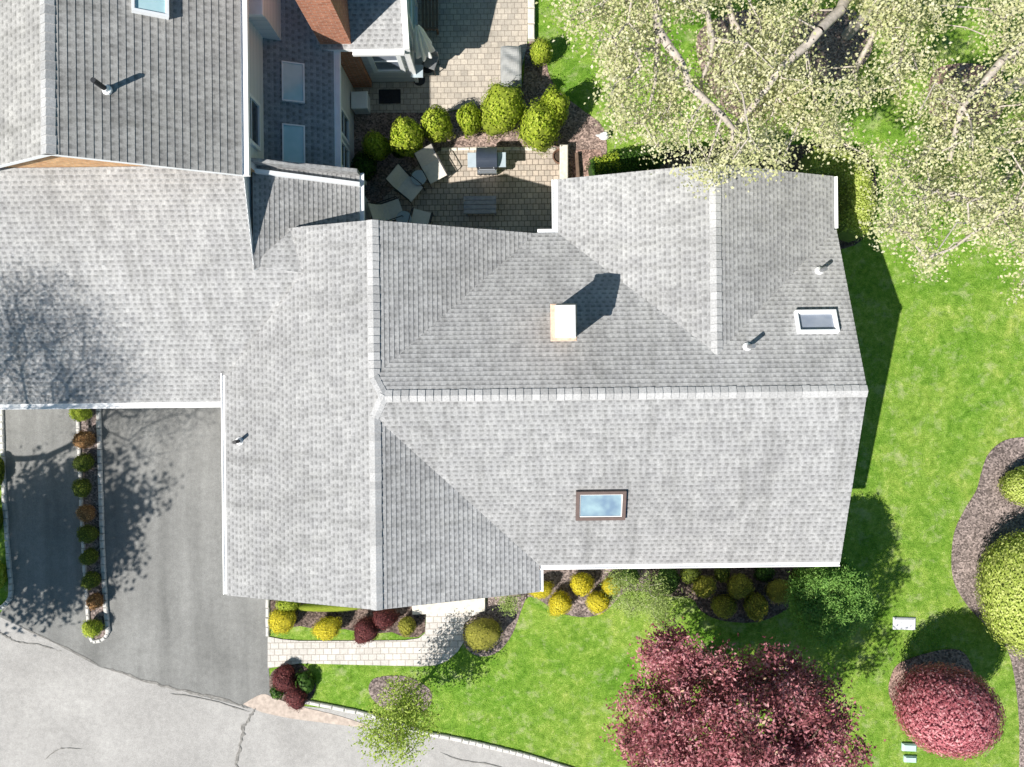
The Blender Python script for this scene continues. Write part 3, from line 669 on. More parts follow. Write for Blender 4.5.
# ---- garage block D with its low wing E
ZD0 = 2.95
Yd0 = W(110, 403, ZD0).y; sd = .31; ZD1 = 4.68; Yd1 = Yd0 + (ZD1 - ZD0) / sd
zd = lambda y: ZD0 + sd * (y - Yd0)
Xd = -6.28; XdW = -21.0
gar = empty('garage_block', (-12, 2, 0)); tag(gar, 'wide low garage block with plain light grey shingle slope above the two driveways', 'garage')
def gp(o): o.matrix_parent_inverse = Matrix.Translation((12, -2, 0)); return o
rf, dk, wl = MB(), MB(), MB()
Yrb = W(257, 266, 4.0).y
vy = lambda y: (XBw + (zd(y) - ZE) / sb)               # valley with B west
slope(rf, dk, [(XdW, Yd0, ZD0), (XBw + .12, Yd0, ZD0), (XBw + .12, Yv0 + .1, zd(Yv0 + .1)), (Pv1.x + .25, Pv1.y, zd(Pv1.y)), (Xd, Yrb, zd(Yrb)), (Xd, Yd1, ZD1), (XdW, Yd1, ZD1)])
ze_ = lambda x: 4.06 - .45 * (x - Xd)
XE = -3.86
Ye1 = W(300, 167, 3.55).y
rf2 = []
slope(rf, dk, [(Xd + .03, Yrb - .1, ze_(Xd + .03)), (Pv2.x + .3, YBn - .5, ze_(Pv2.x + .3)), (XE, YBn - .5, ze_(XE)), (XE, Ye1, ze_(XE)), (Xd + .03, Ye1, ze_(Xd + .03))])
slope(rf, dk, [(Xd - .05, Yrb, zd(Yrb) + .012), (Pv2.x + .12, YBn - .02, zb(Pv2.x) + .02), (Pv1.x + .12, Pv1.y - .05, zd(Pv1.y) + .02)], t=.008, along=(1, 0, 0))
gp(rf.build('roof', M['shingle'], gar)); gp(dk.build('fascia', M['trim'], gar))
gp(gutter('gutter', (XdW, Yd0, ZD0), (XBw - .02, Yd0, ZD0), .14, .12, (0, -1, 0), gar))
gp(gutter('gutter', (XE, YBn - .05, ze_(XE)), (XE, Ye1, ze_(XE)), .11, .10, (1, 0, 0), gar, 'trim'))
# raised party strip along the top of wing E and the step wall below the main rake
mb = MB(); ya = W(300, 177, 3.7).y
a = Vector((Xd + .12, ya, ze_(Xd) + .02)); b = Vector((XE + .03, ya - .08, ze_(XE) + .05))
for k, (o0, o1, z0, z1) in enumerate(((0, .10, .07, .07),)):
    mb.face([a + Vector((0, o0, z0)), b + Vector((0, o0, z0)), b + Vector((0, o1, z1)), a + Vector((0, o1, z1))])
    mb.face([a + Vector((0, o0, -.1)), b + Vector((0, o0, -.1)), b + Vector((0, o0, z0)), a + Vector((0, o0, z0))])
    mb.face([a + Vector((0, o1, z1)), b + Vector((0, o1, z1)), b + Vector((0, o1, -.1)), a + Vector((0, o1, -.1))])
    mb.face([b + Vector((0, o0, -.1)), b + Vector((0, o1, -.1)), b + Vector((0, o1, z1)), b + Vector((0, o0, z0))])
gp(mb.build('flashing', M['trim'], gar))
mb = MB(); pa, pb = (Xd + .06, ze_(Xd + .06)), (XE + .02, ze_(XE + .02)); y0, y1 = Ye1 - .09, Ye1 - .005  # parapet added and raised to shade the near end of side roof F
mb.face([(pa[0], y0, pa[1] + .40), (pb[0], y0, pb[1] + .40), (pb[0], y1, pb[1] + .40), (pa[0], y1, pa[1] + .40)], [(pa[0], 0), (pb[0], 0), (pb[0], .09), (pa[0], .09)])
for yy, fl in ((y0, 1), (y1, -1)): mb.face([(pa[0], yy, pa[1] - .9), (pb[0], yy, pb[1] - .9), (pb[0], yy, pb[1] + .40), (pa[0], yy, pa[1] + .40)][::fl], [(pa[0], 0), (pb[0], 0), (pb[0], 1), (pa[0], 1)])
mb.face([(pb[0], y0, pb[1] - .9), (pb[0], y1, pb[1] - .9), (pb[0], y1, pb[1] + .40), (pb[0], y0, pb[1] + .40)], [(0, 0), (.1, 0), (.1, 1), (0, 1)])
gp(mb.build('shade_parapet', M['shingle'], gar))
Yw1 = Yd1 - .02
wl.face([(Xd - .05, Yrb, 2.5), (Xd - .05, Yw1, 2.5), (Xd - .05, Yw1, zd(Yw1) - .05), (Xd - .05, Yrb, zd(Yrb) - .05)], [(Yrb, 2.5), (Yw1, 2.5), (Yw1, 4.6), (Yrb, 4.0)])
wl.wall((XdW, Yd0 + .35, 0), (XBw + .3, Yd0 + .35, 0), 0, ZD0 - .02); wl.wall((XE - .25, YBn - .6, 0), (XE - .25, Ye1 - .1, 0), 0, ze_(XE) - .05)
wl.wall((XdW, Yd1, 0), (XdW, Yd0 + .35, 0), 0, ZD0)
gp(wl.build('wall', M['siding'], gar))
mb = MB(); p = Vector((Xd + .02, Yrb + .0, zd(Yrb))); q = Vector((Xd + .02, Yd1, ZD1))
mb.face([p, q, q + Z * .03, p + Z * .03]); mb.face([p - Vector((.05, 0, 0)), p, q, q - Vector((.05, 0, 0))]); mb.face([p - Z * .12, q - Z * .12, q, p])
gp(mb.build('rake_board', M['trim'], gar))
for gx in (-15.6, -10.2):
    mb = MB()
    for r_ in range(4): mb.box((gx, Yd0 + .33, .27 + .53 * r_), (2.6, .06, .51))
    gp(mb.build('garage_door', M['white'], gar))

# ---- tall neighbour A2 with low side wing F and rear room G
ZA0 = 5.4; XA = W(241, 90, ZA0).x; YA = W(240, 175, ZA0).y; ZA1 = 7.16; XA1 = W(46.5, 80, ZA1).x; sa = (ZA1 - ZA0) / (XA - XA1); XA2 = 2 * XA1 - XA; YA1 = 26.0
tall = empty('tall_house', (-9.5, 12, 0)); tag(tall, 'taller two storey house with steep weathered shingle gable and shaded side wing', 'house')
def tp(o): o.matrix_parent_inverse = Matrix.Translation((9.5, -12, 0)); return o
rf, dk, cp, wl = MB(), MB(), MB(), MB()
slope(rf, dk, [(XA, YA, ZA0), (XA, YA1, ZA0), (XA1, YA1, ZA1), (XA1, YA, ZA1)], .155)
slope(rf, dk, [(XA1, YA, ZA1), (XA1, YA1, ZA1), (XA2, YA1, ZA0), (XA2, YA, ZA0)], .155)
tp(rf.build('roof', M['shingle_old'], tall)); tp(dk.build('fascia', M['trim'], tall))
caps(cp, (XA1, YA, ZA1), (XA1, YA1, ZA1), (-1, 0, -sa), (1, 0, -sa), .17); tp(cp.build('ridge_cap', M['cap'], tall))
tp(gutter('gutter', (XA, YA, ZA0), (XA, YA1, ZA0), .15, .12, (1, 0, 0), tall))
yw = Yd1 + .01
hw = XA - XA1 - .12
wl.face([(XA1 - hw, yw, 2), (XA1 + hw, yw, 2), (XA1 + hw, yw, ZA0 - .1), (XA1, yw, ZA1 - .12), (XA1 - hw, yw, ZA0 - .1)], [(0, 2), (2 * hw, 2), (2 * hw, 5.3), (hw, 7), (0, 5.3)])
tp(wl.build('gable_wall', M['brick_tan'], tall)); wl = MB()
wl.wall((XA1 + hw, yw + .003, 0), (XA1 + hw, YA1, 0), 0, ZA0 - .1); wl.wall((XA1 - hw, YA1, 0), (XA1 - hw, yw + .003, 0), 0, ZA0 - .1)
# F: low wing, slopes east
XF0, XF1 = XA1 + hw, W(334, 90, 2.8).x; ZF1 = 2.8; ZF0 = 3.42; sfl = (ZF0 - ZF1) / (XF1 - XF0); YF0 = Ye1 + .01
rf, dk = MB(), MB()
slope(rf, dk, [(XF1, YF0, ZF1), (XF1, YA1, ZF1), (XF0, YA1, ZF0), (XF0, YF0, ZF0)], .15)
tp(rf.build('side_roof', M['shingle_shaded'], tall)); tp(dk.build('fascia', M['trim'], tall))
tp(gutter('gutter', (XF1, YF0, ZF1), (XF1, W(334, 40, 3).y, ZF1), .16, .11, (1, 0, 0), tall, 'trim'))
XFw = XF1 - .05
wl.wall((XFw, YF0, 0), (XFw, YA1, 0), 0, ZF1 - .12); wl.wall((XFw - 3, YF0, 0), (XFw, YF0, 0), 0, ZF1 - .1)
nF = Vector((sfl, 0, 1)).normalized(); PLF = (ZF1 + sfl * XF1, -sfl, 0)
for (px, py, w_, l_) in ((293, 83, .56, 1.0), (293.5, 145, .56, 1.0)):
    tp(skylight(tall, frame_at(on(px, py, PLF), nF, (0, 1, 0)), l_, w_, .09, 'trim', 'trim', 'pane_aqua', None, .035, .03))
nA = Vector((sa, 0, 1)).normalized(); PLA = (ZA0 + sa * XA, -sa, 0)
tp(skylight(tall, frame_at(on(150, -8, PLA), nA, (0, 1, 0)), 1.05, .72, .16, 'trim', 'shaft', 'pane_aqua', 'raised skylight on the steep slope', .05, .05))
tp(vent(tall, on(107, 90, PLA), .55, .055, 'dark', 'black vent pipe on the steep slope'))
tp(window(tall, (XF0, W(258, 122, 4.3).y, 4.45), 1.0, 1.0, (1, 0, 0)))
# boxed bay on the tall wall
mb = MB(); y0 = W(262, 33, 3.7).y; x0, x1 = XF0, W(277, 20, 3.6).x
mb.prism([(x0, y0), (x1, y0), (x1, y0 + 2.2), (x0, y0 + 2.2)], 3.0, 4.75); tp(mb.build('bay', M['siding'], tall))
mb = MB(); mb.box(((x0 + x1) / 2 + .03, y0 + 1.07, 4.80), (x1 - x0 + .02, 2.34, .10), bev=.02); tp(mb.build('bay_roof', M['white'], tall))
for (py, w_, h_) in ((160, .62, .95), (128, .6, 1.0)):
    p = W(350, py, 1.35); tp(window(tall, (XFw, p.y, 1.55), w_, h_, (1, 0, 0)))
# chimney of brick
p0, p1 = W(345, 88, 0), W(372, 88, 0); mb = MB()
mb.prism([(p0.x, p0.y), (p1.x, p0.y), (p1.x, p0.y + 1.0), (p0.x, p0.y + 1.0)], 0, 8.0); ch = tp(mb.build('brick_chimney', M['brick'], tall))
mb = MB(); mb.box(((p0.x + p1.x) / 2, p0.y + .5, 8.05), (p1.x - p0.x + .14, 1.14, .1), bev=.02); mb.build('chimney_cap', M['cap_stone'], ch)
# G: rear room
ZG = 2.9; XG0, XG1 = p1.x + .01, W(404, 48, ZG).x; YG = W(385, 49, ZG).y; YGw = W(400, 82, 0).y; XGw = XG1 - .02; sg = .45
rf, dk = MB(), MB()
slope(rf, dk, [(XG0 - .9, YG, ZG), (XG1, YG, ZG), (XG1, YG + 4.5, ZG + sg * 4.5), (XG0 - .9, YG + 4.5, ZG + sg * 4.5)])
tp(rf.build('rear_roof', M['shingle'], tall)); tp(dk.build('fascia', M['white'], tall))
tp(gutter('gutter', (XG0, YG, ZG), (XG1, YG, ZG), .13, .11, (0, -1, 0), tall))
mb = MB(); a = Vector((XG1, YG - .01, ZG)); b = Vector((XG1, YG + 4.5, ZG + sg * 4.5))
for s in (0,): mb.face([a + Z * .04, a + Vector((.14, 0, .04)), b + Vector((.14, 0, .04)), b + Z * .04]); mb.face([a + Vector((.14, 0, -.16)), b + Vector((.14, 0, -.16)), b + Vector((.14, 0, .04)), a + Vector((.14, 0, .04))]); mb.face([a + Z * -.16, a + Vector((.14, 0, -.16)), a + Vector((.14, 0, .04)), a + Z * .04])
mb.face([a + Z * -.16, b + Z * -.16, b + Vector((.14, 0, -.16)), a + Vector((.14, 0, -.16))]); mb.face([a + Z * -.16, a + Z * .04, b + Z * .04, b + Z * -.16])
tp(mb.build('rake_board', M['white'], tall))
wl.wall((XG0, YGw, 0), (XGw, YGw, 0), 0, ZG - .05)
wl.face([(XGw, YGw, 0), (XGw, YGw + 4, 0), (XGw, YGw + 4, ZG + sg * 4.36 - .08), (XGw, YGw, ZG + sg * .34 - .08)], [(0, 0), (4, 0), (4, 4.5), (0, 2.9)])
tp(wl.build('wall', M['siding'], tall))
mb = MB(); mb.box((XGw + .01, YGw + .0, ZG / 2), (.10, .10, ZG - .15)); tp(mb.build('corner_trim', M['white'], tall))
tp(window(tall, (W(387, 68, 1.4).x, YGw, 1.55), .66, 1.15, (0, -1, 0), 'pane_grey', 'window', .12))
tp(window(tall, (XGw, W(416, 10, 1.2).y, 1.25), 1.1, 2.0, (1, 0, 0), 'pane_aqua', 'glass_door', .09))

# ------------------------------------------------------------------ shrubs
PROTO = {}
def shrub(kind, px, py, rpx, h, label, name='shrub', cat='shrub', group=None, ry=None, n=1100, leaf=.05, amp=.12, seed=0, depth=.16, k=9, rz=0.0, base_z=.02, width=.5, asp=.6, core=.86):
    """px,py,rpx: centre and radius of the crown in the photo; h: height of the plant"""
    zc = h / 2; c = W(px, py, zc * 1.1); r = rpx * (H - zc) / F; r2 = (ry or rpx) * (H - zc) / F
    key = (kind, seed, n, leaf, amp, k)
    if key not in PROTO: PROTO[key] = shrub_mesh(name, kind, (1, 1, 1), n, leaf / max(r, .01), amp, seed + 11, depth, k, core, asp, width)
    o = link(name, PROTO[key]); o.location = (c.x, c.y, base_z); o.scale = (r, r2, h / 2); o.rotation_euler = (0, 0, rz if ry is None else math.pi * (seed % 2))
    return tag(o, label, cat, group)
G1 = 'rounded evergreens between the two patios'
for i, (px, py, r, ry, h, lb) in enumerate([
    (376, 146, 13, 12, 1.5, 'smallest lime green evergreen of the patio row, beside the neighbouring side wing'),
    (407, 137, 16, 18, 1.9, 'lime green evergreen second from the side wing in the patio row'),
    (437, 124, 15, 15, 1.7, 'lime green round evergreen just below the upper patio shadow edge'),
    (470, 119, 12, 13, 1.5, 'small lime green evergreen behind the grill, left of the big pair'),
    (502, 109, 22, 22, 2.3, 'largest broad lime evergreen directly below the covered grey cabinet'),
    (540, 126, 20, 22, 2.1, 'tall lime evergreen right of the grill, nearest the retaining wall'),
    (553, 110, 16, 17, 2.0, 'lime evergreen behind the tall one, nearest the rear lawn')]):
    shrub('lime', px, py, r, h, lb, 'evergreen_shrub', 'shrub', G1, ry, 2000, .07, .40, i, .25, 18, i * 1.3, width=.30)
shrub('lime', 541, 51, 11.5, 1.1, 'small round clipped lime bush alone at the corner of the upper patio and lawn', ry=12, n=900, seed=20, amp=.1)
shrub('green', 364, 166, 12, .9, 'dark green low bush in shade beside the garage block corner', ry=14, n=900, leaf=.07, seed=21, amp=.25)
shrub('green', 398, 150, 7, .5, 'tiny dark bush in shade under the lime evergreens near the sling chairs', n=500, leaf=.06, seed=22, amp=.25)
# hedges
def hedge(name, path, w, h, kind, label, n, leaf=.06, seed=1):
    r = np.random.default_rng(seed); P = [np.array(W(x, y, h * .6)) for x, y in path]; mb = MB()
    L = [np.linalg.norm((b - a)[:2]) for a, b in zip(P, P[1:])]; C, N = [], []
    for a, b, l in zip(P, P[1:], L):
        d = (b - a) / l; d[2] = 0; s = np.array([-d[1], d[0], 0]); m = int(n * l / sum(L))
        t = r.random(m) * (l + w * .5) - w * .25; ph = r.uniform(-1, 1, m) * 2.2
        sx = np.clip(np.tan(ph * .55) * .8, -1, 1); zz = np.where(np.abs(sx) < .99, h * (1 + .05 * r.normal(size=m)), h * r.random(m))
        zz = zz - .12 * h * np.abs(sx) ** 4
        bump = 1 + .10 * np.sin(t * 5 + seed) + .07 * r.normal(size=m)
        C.append(np.stack([a[0] + d[0] * t + s[0] * sx * w / 2 * bump, a[1] + d[1] * t + s[1] * sx * w / 2 * bump, zz], 1)); N.append(s[None] * sx[:, None] + np.array([[0, 0, 1.0]]))
        c = (a + b) / 2; mb.box((c[0], c[1], h * .44), (l + w * .3, w * .82, h * .88), rz=math.atan2(d[1], d[0]), bev=.12)
    C = np.vstack(C); N = np.vstack(N); N /= np.linalg.norm(N, axis=1)[:, None]
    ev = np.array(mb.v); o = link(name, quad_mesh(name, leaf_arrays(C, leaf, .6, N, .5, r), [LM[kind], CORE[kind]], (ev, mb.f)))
    return tag(o, label, 'hedge')
hedge('hedge', [(594, 171), (655, 160)], .52, 1.1, 'green', 'dark green clipped hedge along the rear gable wall beside the pink gravel', 3000, .07, 3)
hedge('hedge', [(598, 168), (613, 165)], .50, 1.15, 'lime', 'short lime green end of hedge next to the pale stone wall', 1000, .06, 4)
hedge('hedge', [(812, 162), (838, 166), (855, 184), (858, 210), (851, 232)], .66, 1.2, 'yellowgreen', 'yellow green hedge curling around the rear right corner of the house', 6000, .06, 5)
# front beds
for i, (kd, px, py, r, ry, h, lb) in enumerate([
    ('gold', 282, 620, 14, 13, .75, 'golden round shrub nearest the driveway in the front bed'),
    ('gold', 327, 629, 14, 12, .75, 'golden round shrub in the middle of the front bed'),
    ('wine', 366, 630, 13, 13, .8, 'dark red round shrub left of its red neighbour in the front bed'),
    ('wine', 385, 618, 13, 11, .75, 'dark red shrub tucked under the front gable eave'),
    ('olive', 407, 626, 9, 9, .6, 'small olive shrub at the front step end of the bed'),
    ('olive', 482, 634, 20, 16, .9, 'wide olive yellow mound on the bend of the white walkway'),
    ('gold', 541, 590, 12, 9, .7, 'golden shrub half under the corner of the front eave'),
    ('gold', 560, 603, 12, 12, .7, 'golden round shrub second from the left in the lawn side group'),
    ('gold', 582, 584, 12, 12, .7, 'golden round shrub nearest the eave above the other two'),
    ('gold', 598, 602, 13, 11, .7, 'golden round shrub at the lower right of the golden group'),
    ('gold', 611, 586, 10, 9, .6, 'golden shrub partly hidden by the pale feathery shrub'),
    ('olive', 704, 587, 11, 11, .8, 'olive clipped ball close to the eave, first of five'),
    ('olive', 740, 586, 13, 12, .85, 'olive clipped ball in the middle of the upper row by the eave'),
    ('olive', 724, 606, 13, 12, .8, 'olive clipped ball lower left of five, nearest the red maple'),
    ('olive', 756, 606, 12, 13, .8, 'olive clipped ball lower right of five'),
    ('olive', 779, 591, 14, 12, .85, 'olive clipped ball beside the fine leaved green tree')]):
    shrub(kd, px, py, r, h, lb, 'shrub', 'shrub', {'gold': 'golden round shrubs along the front', 'wine': 'dark red shrubs in the front bed', 'olive': 'olive round shrubs along the front'}[kd], ry, 1500, .046, .24, 30 + i % 5, .26, 14, i * .9, width=.4)
shrub('lime', 330, 607, 40, .45, 'low lime hedge strip under the front gable eave', 'low_hedge', 'hedge', None, 5, 1300, .045, .1, 41)
shrub('lime', 288, 604, 12, .6, 'loose green shrub under the eave behind the golden shrub by the driveway', 'shrub', 'shrub', None, 8, 700, .06, .3, 42)
for i, (px, py, r, h) in enumerate([(297, 680, 11, .5), (296, 697, 12, .55), (285, 674, 9, .45)]):
    shrub('wine', px - (i == 0) * 14, py, r, h, ['deep red barberry at the left of the round corner bed', 'deep red barberry at the street side of the round corner bed', 'deep red barberry at the top of the round corner bed'][i], 'barberry_bush', 'shrub', 'red barberries in the corner bed', None, 1100, .05, .28, 50 + i, .25, 14)
shrub('green', 305, 683, 9, .4, 'leafy green perennial beside the red barberries', 'perennial', 'plant', None, 11, 260, .12, .3, 54, .3, 10, core=.55)
shrub('green', 277, 692, 6, .3, 'small green perennial at the driveway corner of the round bed', 'perennial', 'plant', None, 7, 160, .10, .3, 55, .3, 10, core=.5)
for i, (kd, px, py, r, lb) in enumerate([
    ('lime', 81, 412, 11, 'lime bush under the garage gutter at the top of the planting strip'),
    ('rust', 84, 440, 10, 'rusty orange bush second from the garage in the planting strip'),
    ('boxwood', 83, 463, 10, 'dark green bush just below the rusty orange one'),
    ('boxwood', 82, 488, 10, 'dark green bush fourth from the garage'),
    ('rust', 86, 513, 9, 'brownish bush halfway along the planting strip'),
    ('boxwood', 87, 534, 10, 'dark green bush just below the brownish one'),
    ('boxwood', 89, 557, 9, 'green bush in shade, fourth from the street end'),
    ('boxwood', 91, 580, 9, 'green bush third from the street end'),
    ('rust', 95, 601, 8, 'small rusty bush second from the street end'),
    ('lime', 92, 628, 10, 'bright green bush at the street end of the planting strip')]):
    shrub(kd, px, py, r, .55, lb, 'strip_bush', 'shrub', 'bushes in the strip between the driveways', None, 750, .05, .26, 60 + i % 3, .25, 12, i * 1.7, .03)
for i, (px, py, r, h) in enumerate([(3, 470, 8, .5), (2, 520, 8, .5), (4, 575, 9, .5)]):
    shrub('boxwood' if i < 2 else 'lime', px - 6, py, r - 2, h * .8, ['dark green bush at the frame edge, uppermost beside the left kerb', 'dark green bush at the frame edge, midway along the left kerb', 'light green bush at the frame edge at the end of the left kerb'][i], 'shrub', 'shrub', None, 14, 700, .06, .25, 70 + i)
# right side
shrub('yellowgreen', 1035, 592, 55, 2.0, 'very large clipped yellow green mound in the curved mulch bed', 'mounded_shrub', 'shrub', None, 62, 11000, .08, .07, 80, .13, 14, core=.90)
shrub('yellowgreen', 1030, 487, 27, 1.0, 'smaller yellow green shrub above the large mound in the curved bed', 'mounded_shrub', 'shrub', None, 20, 2600, .085, .12, 81, .15, 12)
# dark low plants below the front eave
for i, (px, py, r) in enumerate([(668, 578, 12), (690, 575, 9), (630, 577, 10), (722, 574, 8), (765, 573, 9), (800, 578, 10)]):
    shrub('boxwood' if i % 2 else 'green', px, py, r, .5, ['dark plant under the eave beside the pale feathery shrub', 'small dark plant under the eave left of the olive balls', 'dark plant under the eave behind the pale feathery shrub', 'small plant under the eave above the lower left olive ball', 'small plant under the eave above the right olive balls', 'dark plant under the eave beside the fine leaved green tree'][i], 'shrub', 'shrub', 'dark plants under the front eave', None, 600, .06, .3, 90 + i % 3, .3, 12, i)

# ------------------------------------------------------------------ trees
def cloud(c, R, n, r, shell=.55, lump=.25, zmin=-1, seed=3):
    """crown points: more of them near an uneven outer skin"""
    d = unit_dirs(n, r, zmin); s = lumps(d, np.random.default_rng(seed), 16, lump, .45)
    t = (shell + (1 - shell) * r.random(len(d))) ** .8
    return np.array(c) + d * (s * t)[:, None] * np.array(R)
# red maple on the front lawn
r = np.random.default_rng(21); zc = 4.6; c = W(744, 737, zc); b = Vector((c.x, c.y, 0))
pts = np.vstack([cloud(c, (2.55, 1.85, 2.2), 330, r, .35, .30, -.8, 5), cloud(W(676, 658, 4.4), (.75, .5, .7), 30, r, .2, .3, -.8, 6), cloud(W(662, 742, 4.3), (.8, .95, .9), 34, r, .2, .3, -.8, 7)])
pts = np.vstack([pts, cloud(W(740, 800, 4.3), (2.75, 1.2, 1.7), 120, r, .3, .3, -.8, 8)])
tree('maple_tree', b, (b.x, b.y, 1.5), pts, 'maple', 'bark', 'large dark red maple with ragged crown on the front lawn', 'tree', None, .10, 130, .17, .012, 22, .45, 0, .5, 1, .5)
# round red tree
zc = 1.75; c = W(946, 709, zc); R1 = 49 * (H - zc) / F
t = tag(empty('lollipop_tree', (c.x, c.y, 0)), 'round clipped crimson tree on a short trunk in the right lawn', 'tree')
link('crown', shrub_mesh('crown', 'crimson', (R1, R1 * .88, 1.2), 10000, .09, .05, 77, .14, 14, .9, .5), t).location = (0, 0, .62)
mb = MB(); mb.tube((0, 0, 0), (0, 0, 1.0), .10, .08, 10); mb.build('trunk', M['bark'], t)
# fine green tree beside the front corner
r = np.random.default_rng(31); zc = 2.5; c = W(829, 599, zc)
pts = cloud(c, (.95, .95, 1.0), 210, r, .5, .2, -.75, 9)
tree('green_tree', (c.x, c.y, 0), (c.x, c.y, 1.3), pts, 'willow', 'bark', 'small feathery green tree at the front right corner of the house', 'tree', None, .08, 200, .10, .008, 32, .28, 0, .5, 1, .5)
# airy tree at the street
r = np.random.default_rng(41); zc = 2.3; c = W(397, 723, zc); b = W(403, 696, 0)
pts = np.vstack([cloud(c, (.95, .95, .9), 75, r, .2, .4, -.8, 10), cloud(W(412, 700, 2.2), (.5, .45, .6), 16, r, .2, .3, -.8, 11)])
tree('airy_tree', b, (b.x + .02, b.y, 1.2), pts, 'airy', 'bark', 'thin airy yellow green tree in the small mulch circle by the street', 'tree', None, .085, 62, .15, .005, 42, .4)
# pale feathery shrub by the eave
r = np.random.default_rng(51); c = W(648, 597, 1.1)
pts = np.vstack([cloud(c, (.75, .55, .7), 60, r, .2, .4, -.8, 12), cloud(W(662, 615, 1.1), (.4, .45, .5), 22, r, .2, .3, -.8, 13), cloud(W(622, 583, 1.1), (.4, .25, .4), 14, r, .2, .3, -.8, 14)])
tree('feathery_shrub', W(648, 590, 0), Vector(W(648, 590, 0)) + Vector((0, 0, .3)), pts, 'silver', 'bark_pale', 'pale silvery feathery shrub hanging over the lawn edge at the front eave', 'shrub', None, .08, 60, .13, .003, 52, .25)
r = np.random.default_rng(53); c = W(508, 601, .6)
tree('feathery_shrub', W(506, 600, 0), Vector(W(506, 600, 0)) + Vector((0, 0, .15)), cloud(c, (.32, .3, .35), 22, r, .2, .4, -.6, 15), 'silver', 'bark_pale', 'small silvery plant between the front step and the olive mound', 'plant', None, .07, 40, .09, .003, 54, .3)
# plants between gutter and bed: thin perennial by the maple
# big budding trees at the rear
poly_gap = [((735, 18), 24), ((840, 44), 42), ((880, 122), 30), ((690, 30), 24), ((694, 62), 18), ((968, 40), 36), ((905, 40), 12), ((600, 70), 10), ((955, 250), 22), ((760, 165), 10), ((690, 150), 14), ((720, 148), 10), ((836, 186), 36), ((852, 225), 26), ((806, 160), 24), ((640, 95), 12), ((1000, 170), 16), ((915, 95), 14), ((780, 130), 14)]
def region(outline, n, zlo, zhi, r, gaps=True):
    xs = [p[0] for p in outline]; ys = [p[1] for p in outline]; out = []
    while len(out) < n:
        x, y = r.uniform(min(xs), max(xs)), r.uniform(min(ys), max(ys)); ins = False
        for (x0, y0), (x1, y1) in zip(outline, outline[1:] + outline[:1]):
            if (y0 > y) != (y1 > y) and x < (x1 - x0) * (y - y0) / (y1 - y0) + x0: ins = not ins
        if not ins: continue
        if gaps and any(math.hypot(x - g[0], y - g[1]) < q and r.random() < .97 for g, q in poly_gap): continue
        out.append(tuple(W(x, y, r.uniform(zlo, zhi))))
    return np.array(out)
r = np.random.default_rng(61)
o1 = [(556, -60), (560, 14), (592, 32), (598, 62), (612, 75), (608, 95), (620, 130), (648, 148), (672, 152), (684, 166), (712, 178), (755, 172), (775, 150), (790, 100), (785, 60), (760, 20), (740, -60)]
b = Vector((3.6, 13.2, 0))
tree('budding_tree', b, (3.7, 12.3, 3.6), region(o1, 280, 4.9, 7.7, r), 'bud', 'bark_pale', 'pale budding tree reaching over the rear gable, leftmost of the three', 'tree', 'budding trees over the rear lawn', .07, 104, .20, .011, 62, .7, minr=1.3, limbs=[[W(642, -40, 6.4), W(662, 30, 6.9), W(688, 82, 7.0), W(724, 118, 6.7), W(756, 150, 6.1)]])
o2 = [(740, -80), (765, 25), (775, 60), (785, 110), (770, 165), (800, 160), (835, 160), (868, 185), (880, 150), (905, 120), (925, 60), (940, -80)]
b = W(846, 36, 0)
tree('budding_tree', b, (b.x + .1, b.y - .1, 3.0), region(o2, 205, 4.5, 7.5, r), 'bud', 'bark_pale', 'pale budding tree standing in the brown mulch ring, middle of the three', 'tree', 'budding trees over the rear lawn', .07, 104, .20, .011, 63, .7, minr=1.3, limbs=[[W(866, -20, 6.0), W(818, 30, 6.8), W(778, 72, 6.8), W(750, 110, 6.3), W(728, 150, 5.8)]])
o3 = [(925, -80), (930, 60), (905, 120), (880, 160), (872, 205), (884, 238), (905, 246), (925, 262), (955, 268), (982, 252), (988, 228), (1002, 245), (1012, 275), (1030, 296), (1100, 300), (1100, -80)]
b = W(985, 102, 0)
tree('budding_tree', b, (b.x + .2, b.y, 2.8), region(o3, 340, 4.3, 7.5, r), 'bud', 'bark_pale', 'pale budding tree at the frame edge, rightmost of the three', 'tree', 'budding trees over the rear lawn', .07, 104, .20, .011, 64, .7, minr=1.3, limbs=[[W(1060, 20, 6.4), W(1000, 60, 6.7), W(962, 105, 6.5), W(950, 160, 6.0)], [W(1050, 180, 6.0), W(1000, 215, 6.4), W(960, 196, 6.5), W(905, 182, 6.1)]])
# trees beyond the left frame edge whose shadows fall on the garage roof and driveways
r = np.random.default_rng(71)
c = np.array([-18.1, -7.8, 7.2]); pts = cloud(c, (2.02, 2.15, 2.5), 350, r, .3, .3, -.9, 17)
tree('shade_tree', (c[0], c[1], 0), (c[0], c[1], 4.2), pts, 'green', 'bark', 'dense green tree beyond the left edge shading the driveways', 'tree', None, .17, 33, .26, .008, 72, .6)
c = np.array([-16.4, -2.6, 8.8]); pts = cloud(c, (2.5, 3.2, 2.6), 760, r, .3, .3, -.8, 18)
tree('bare_tree', (-19.2, -5.2, 0), (-18.4, -4.5, 5.0), pts, 'bud', 'bark', 'bare branched tree beyond the left edge shading the garage roof', 'tree', None, .06, 62, .38, .0042, 73, .35, 6, .45, minr=2.0)

# ------------------------------------------------------------------ patio things
def at(px, py, z=0): p = W(px, py, z); return (p.x, p.y)
ZP = .036
